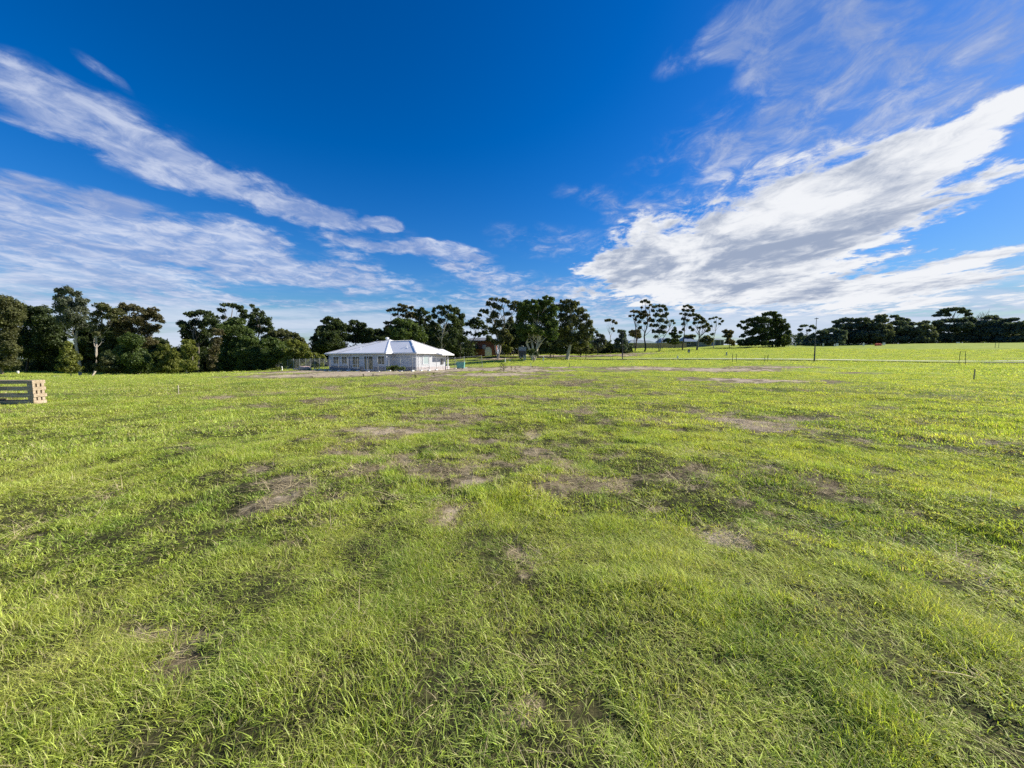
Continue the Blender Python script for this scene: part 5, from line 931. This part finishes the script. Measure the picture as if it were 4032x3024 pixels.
def build_far():
    brick, nt, out = mat('red_brick'); p = N(nt, 'ShaderNodeBsdfPrincipled'); L(nt, p.outputs[0], out.inputs[0]); p.inputs['Roughness'].default_value = .9
    tc = N(nt, 'ShaderNodeTexCoord'); mp = N(nt, 'ShaderNodeMapping'); mp.inputs['Rotation'].default_value = (math.pi/2, 0, 0); L(nt, tc.outputs['Object'], mp.inputs[0]); bt = N(nt, 'ShaderNodeTexBrick'); L(nt, mp.outputs[0], bt.inputs[0]); bt.inputs['Scale'].default_value = 4; bt.inputs['Color1'].default_value = (.26,.085,.05,1); bt.inputs['Color2'].default_value = (.19,.06,.04,1); bt.inputs['Mortar'].default_value = (.25,.2,.16,1); bt.inputs['Mortar Size'].default_value = .012
    L(nt, bt.outputs[0], p.inputs['Base Color'])
    tile = simple('grey_tiles', (.16,.17,.18), .8, .15, 2); k = 103 / F; X = (1893 - 2016) * k
    z = g1(X, 103); wh = at(1893, 1343, 103)[2] - z
    r = hip_house('brick_house', X, 103, 122 * k, 8, wh, .9, brick, tile, 'two storey red brick house with a white arch, under the dark trees', windows=[(-32*k, -18*k, wh - 2.0, wh - 1.1), (8*k, 20*k, wh - 2.1, wh - 1.1)], ridge=.6)
    am = MB(); cx = 30 * k; pts = [(cx - .9, 0), (cx + .9, 0)] + [(cx + .9 * math.cos(a), 1.5 + 1.1 * math.sin(a)) for a in np.linspace(0, math.pi, 12)]; n = len(pts)
    am.add([(x, -.012, z_) for x, z_ in pts] + [(x, -.05, z_) for x, z_ in pts], [tuple(range(n, 2*n))] + [(i, (i+1) % n, n + (i+1) % n, n + i) for i in range(n)]); am.build('arch', simple('white_render', (.75,.75,.72), .7, .05, 2), r)
    MB().box(-60*k, -1.6, wh * .5 - .1, 10*k, -.012, wh * .5 + .1).build('balcony', simple('balcony_dark', (.05,.04,.04), .8, .1, 3), r)
    # timber paling fence
    fm = simple('paling_timber', (.40,.31,.19), .85, .22, 1.2, sc=(6,6,.2)); a = at(2472, 1374, 150); b = at(2704, 1371, 150)
    def paling(a, b, h, m, label, name='paling_fence'):
        r = root(name, (a[0], a[1], g1(a[0], a[1])), label, 'fence'); L_ = math.hypot(b[0]-a[0], b[1]-a[1]); ang = math.atan2(b[1]-a[1], b[0]-a[0]); r.rotation_euler = (0, 0, ang); n = int(L_ / .15); mb = MB(); rg = random.Random(3)
        dz = g1(b[0], b[1]) - g1(a[0], a[1])
        for i in range(n): x = i * .15; zz = dz * x / L_; hh = h + rg.uniform(-.03, .03); o = rg.uniform(0, .012); mb.box(x, -o - .02, zz - .3, x + .143, -o, zz + hh)
        mb.build('palings', m, r)
        for hh in (.35, h - .25):
            MB().add([(0,.003,hh-.05),(L_,.003,dz+hh-.05),(L_,.05,dz+hh-.05),(0,.05,hh-.05),(0,.003,hh+.05),(L_,.003,dz+hh+.05),(L_,.05,dz+hh+.05),(0,.05,hh+.05)], [(3,2,1,0),(4,5,6,7),(0,1,5,4),(1,2,6,5),(2,3,7,6),(3,0,4,7)]).build('rail', m, r)
        for i in range(0, int(L_ / 2.4) + 1): x = i * 2.4; zz = dz * x / L_; MB().box(x - .05, -.09, zz - .3, x + .05, -.035, zz + h + .06).build('post', m, r)
    paling(a, b, 1.85, fm, 'long new tan paling fence behind the thin gums')
    a2 = at(2742, 1369, 150); b2 = at(2800, 1366, 150); paling(a2, b2, 1.75, simple('grey_paling', (.26,.27,.25), .85, .15, 1.2, sc=(6,6,.2)), 'short grey paling fence between the blue grey roof and the shed')
    zg = simple('zinc_roof', (.30,.34,.33), .5, .1, 1); bl = simple('blue_grey_roof', (.20,.25,.32), .5, .1, 1); gn = simple('green_grey_roof', (.24,.30,.27), .5, .1, 1); cream = simple('cream_wall', (.5,.47,.4), .8, .06, 1); slate = simple('slate_wall', (.09,.10,.11), .8, .1, 1); shedm = simple('shed_wall', (.34,.40,.44), .6, .06, 1)
    def hh(px0, px1, pye, pyr, Y, wm, rm, label, name='house', **kw):
        k = Y / F; X = ((px0 + px1) / 2 - 2016) * k; z = g1(X, Y); wh = at((px0+px1)/2, pye, Y)[2] - z; rise = (pye - pyr) * k * .95; return hip_house(name, X, Y, (px1 - px0) * k - 1, 9, max(wh, 2), rise, wm, rm, label, **kw)
    hh(2475, 2560, 1352, 1337, 158, cream, zg, 'far house with a pale grey roof behind the left end of the paling fence', windows=[(-3,-1.5,1,2.2)])
    hh(2535, 2582, 1352, 1340, 170, cream, gn, 'far house with a grey green roof between two thin gums')
    hh(2600, 2645, 1352, 1332, 172, cream, bl, 'far house with a blue grey roof left of the ragged conifer')
    hh(2690, 2740, 1352, 1331, 156, slate, bl, 'far house with blue grey roof and dark wall right of the paling fence', windows=[(-1.5,0,1,2)])
    hh(2735, 2768, 1352, 1343, 160, slate, gn, 'low grey green roofed outbuilding beside the blue grey roofed house')
    s = hh(2800, 2850, 1345, 1337, 154, shedm, zg, 'pale grey steel shed with a dark roller door', name='shed', ridge=1.0, gable=True)
    MB().box(-1.2,-.04,0,.6,-.006,1.9).build('roller_door', slate, s); MB().box(.9,-.04,.1,2.1,-.006,1.9).build('roller_door', slate, s)
    hh(2318, 2375, 1349, 1330, 124, slate, tile, 'dark roofed house with a white gutter behind the small grey green gum', windows=[(-2,-.8,.8,2)])
    hh(26, 66, 1432, 1422, 112, simple('tan_wall', (.45,.30,.14), .8, .08, 1), tile, 'tan hut glimpsed under the left trees', name='hut', windows=[(-.6,.4,.8,1.7)])
# ------------------------------------------------------------------ air
def build_haze():
    m, nt, out = mat('haze_air'); v = N(nt, 'ShaderNodeVolumePrincipled'); v.inputs['Color'].default_value = (.80,.87,.98,1); v.inputs['Density'].default_value = HAZE; v.inputs['Anisotropy'].default_value = .8; L(nt, v.outputs[0], out.inputs['Volume'])
    o = MB().box(-175, -20, -12, 185, 200, 24).build('haze', m); tag(o, 'thin bright air over the whole field', None, None, 'stuff')
HAZE = .0
build_world(); build_light(); build_ground(); build_road(); build_grass(); build_house(); build_site_fence(); build_sleepers(); build_small(); build_far(); build_trees(); build_undergrowth()
if HAZE: build_haze()
print('leaf quads', STAT['q'])
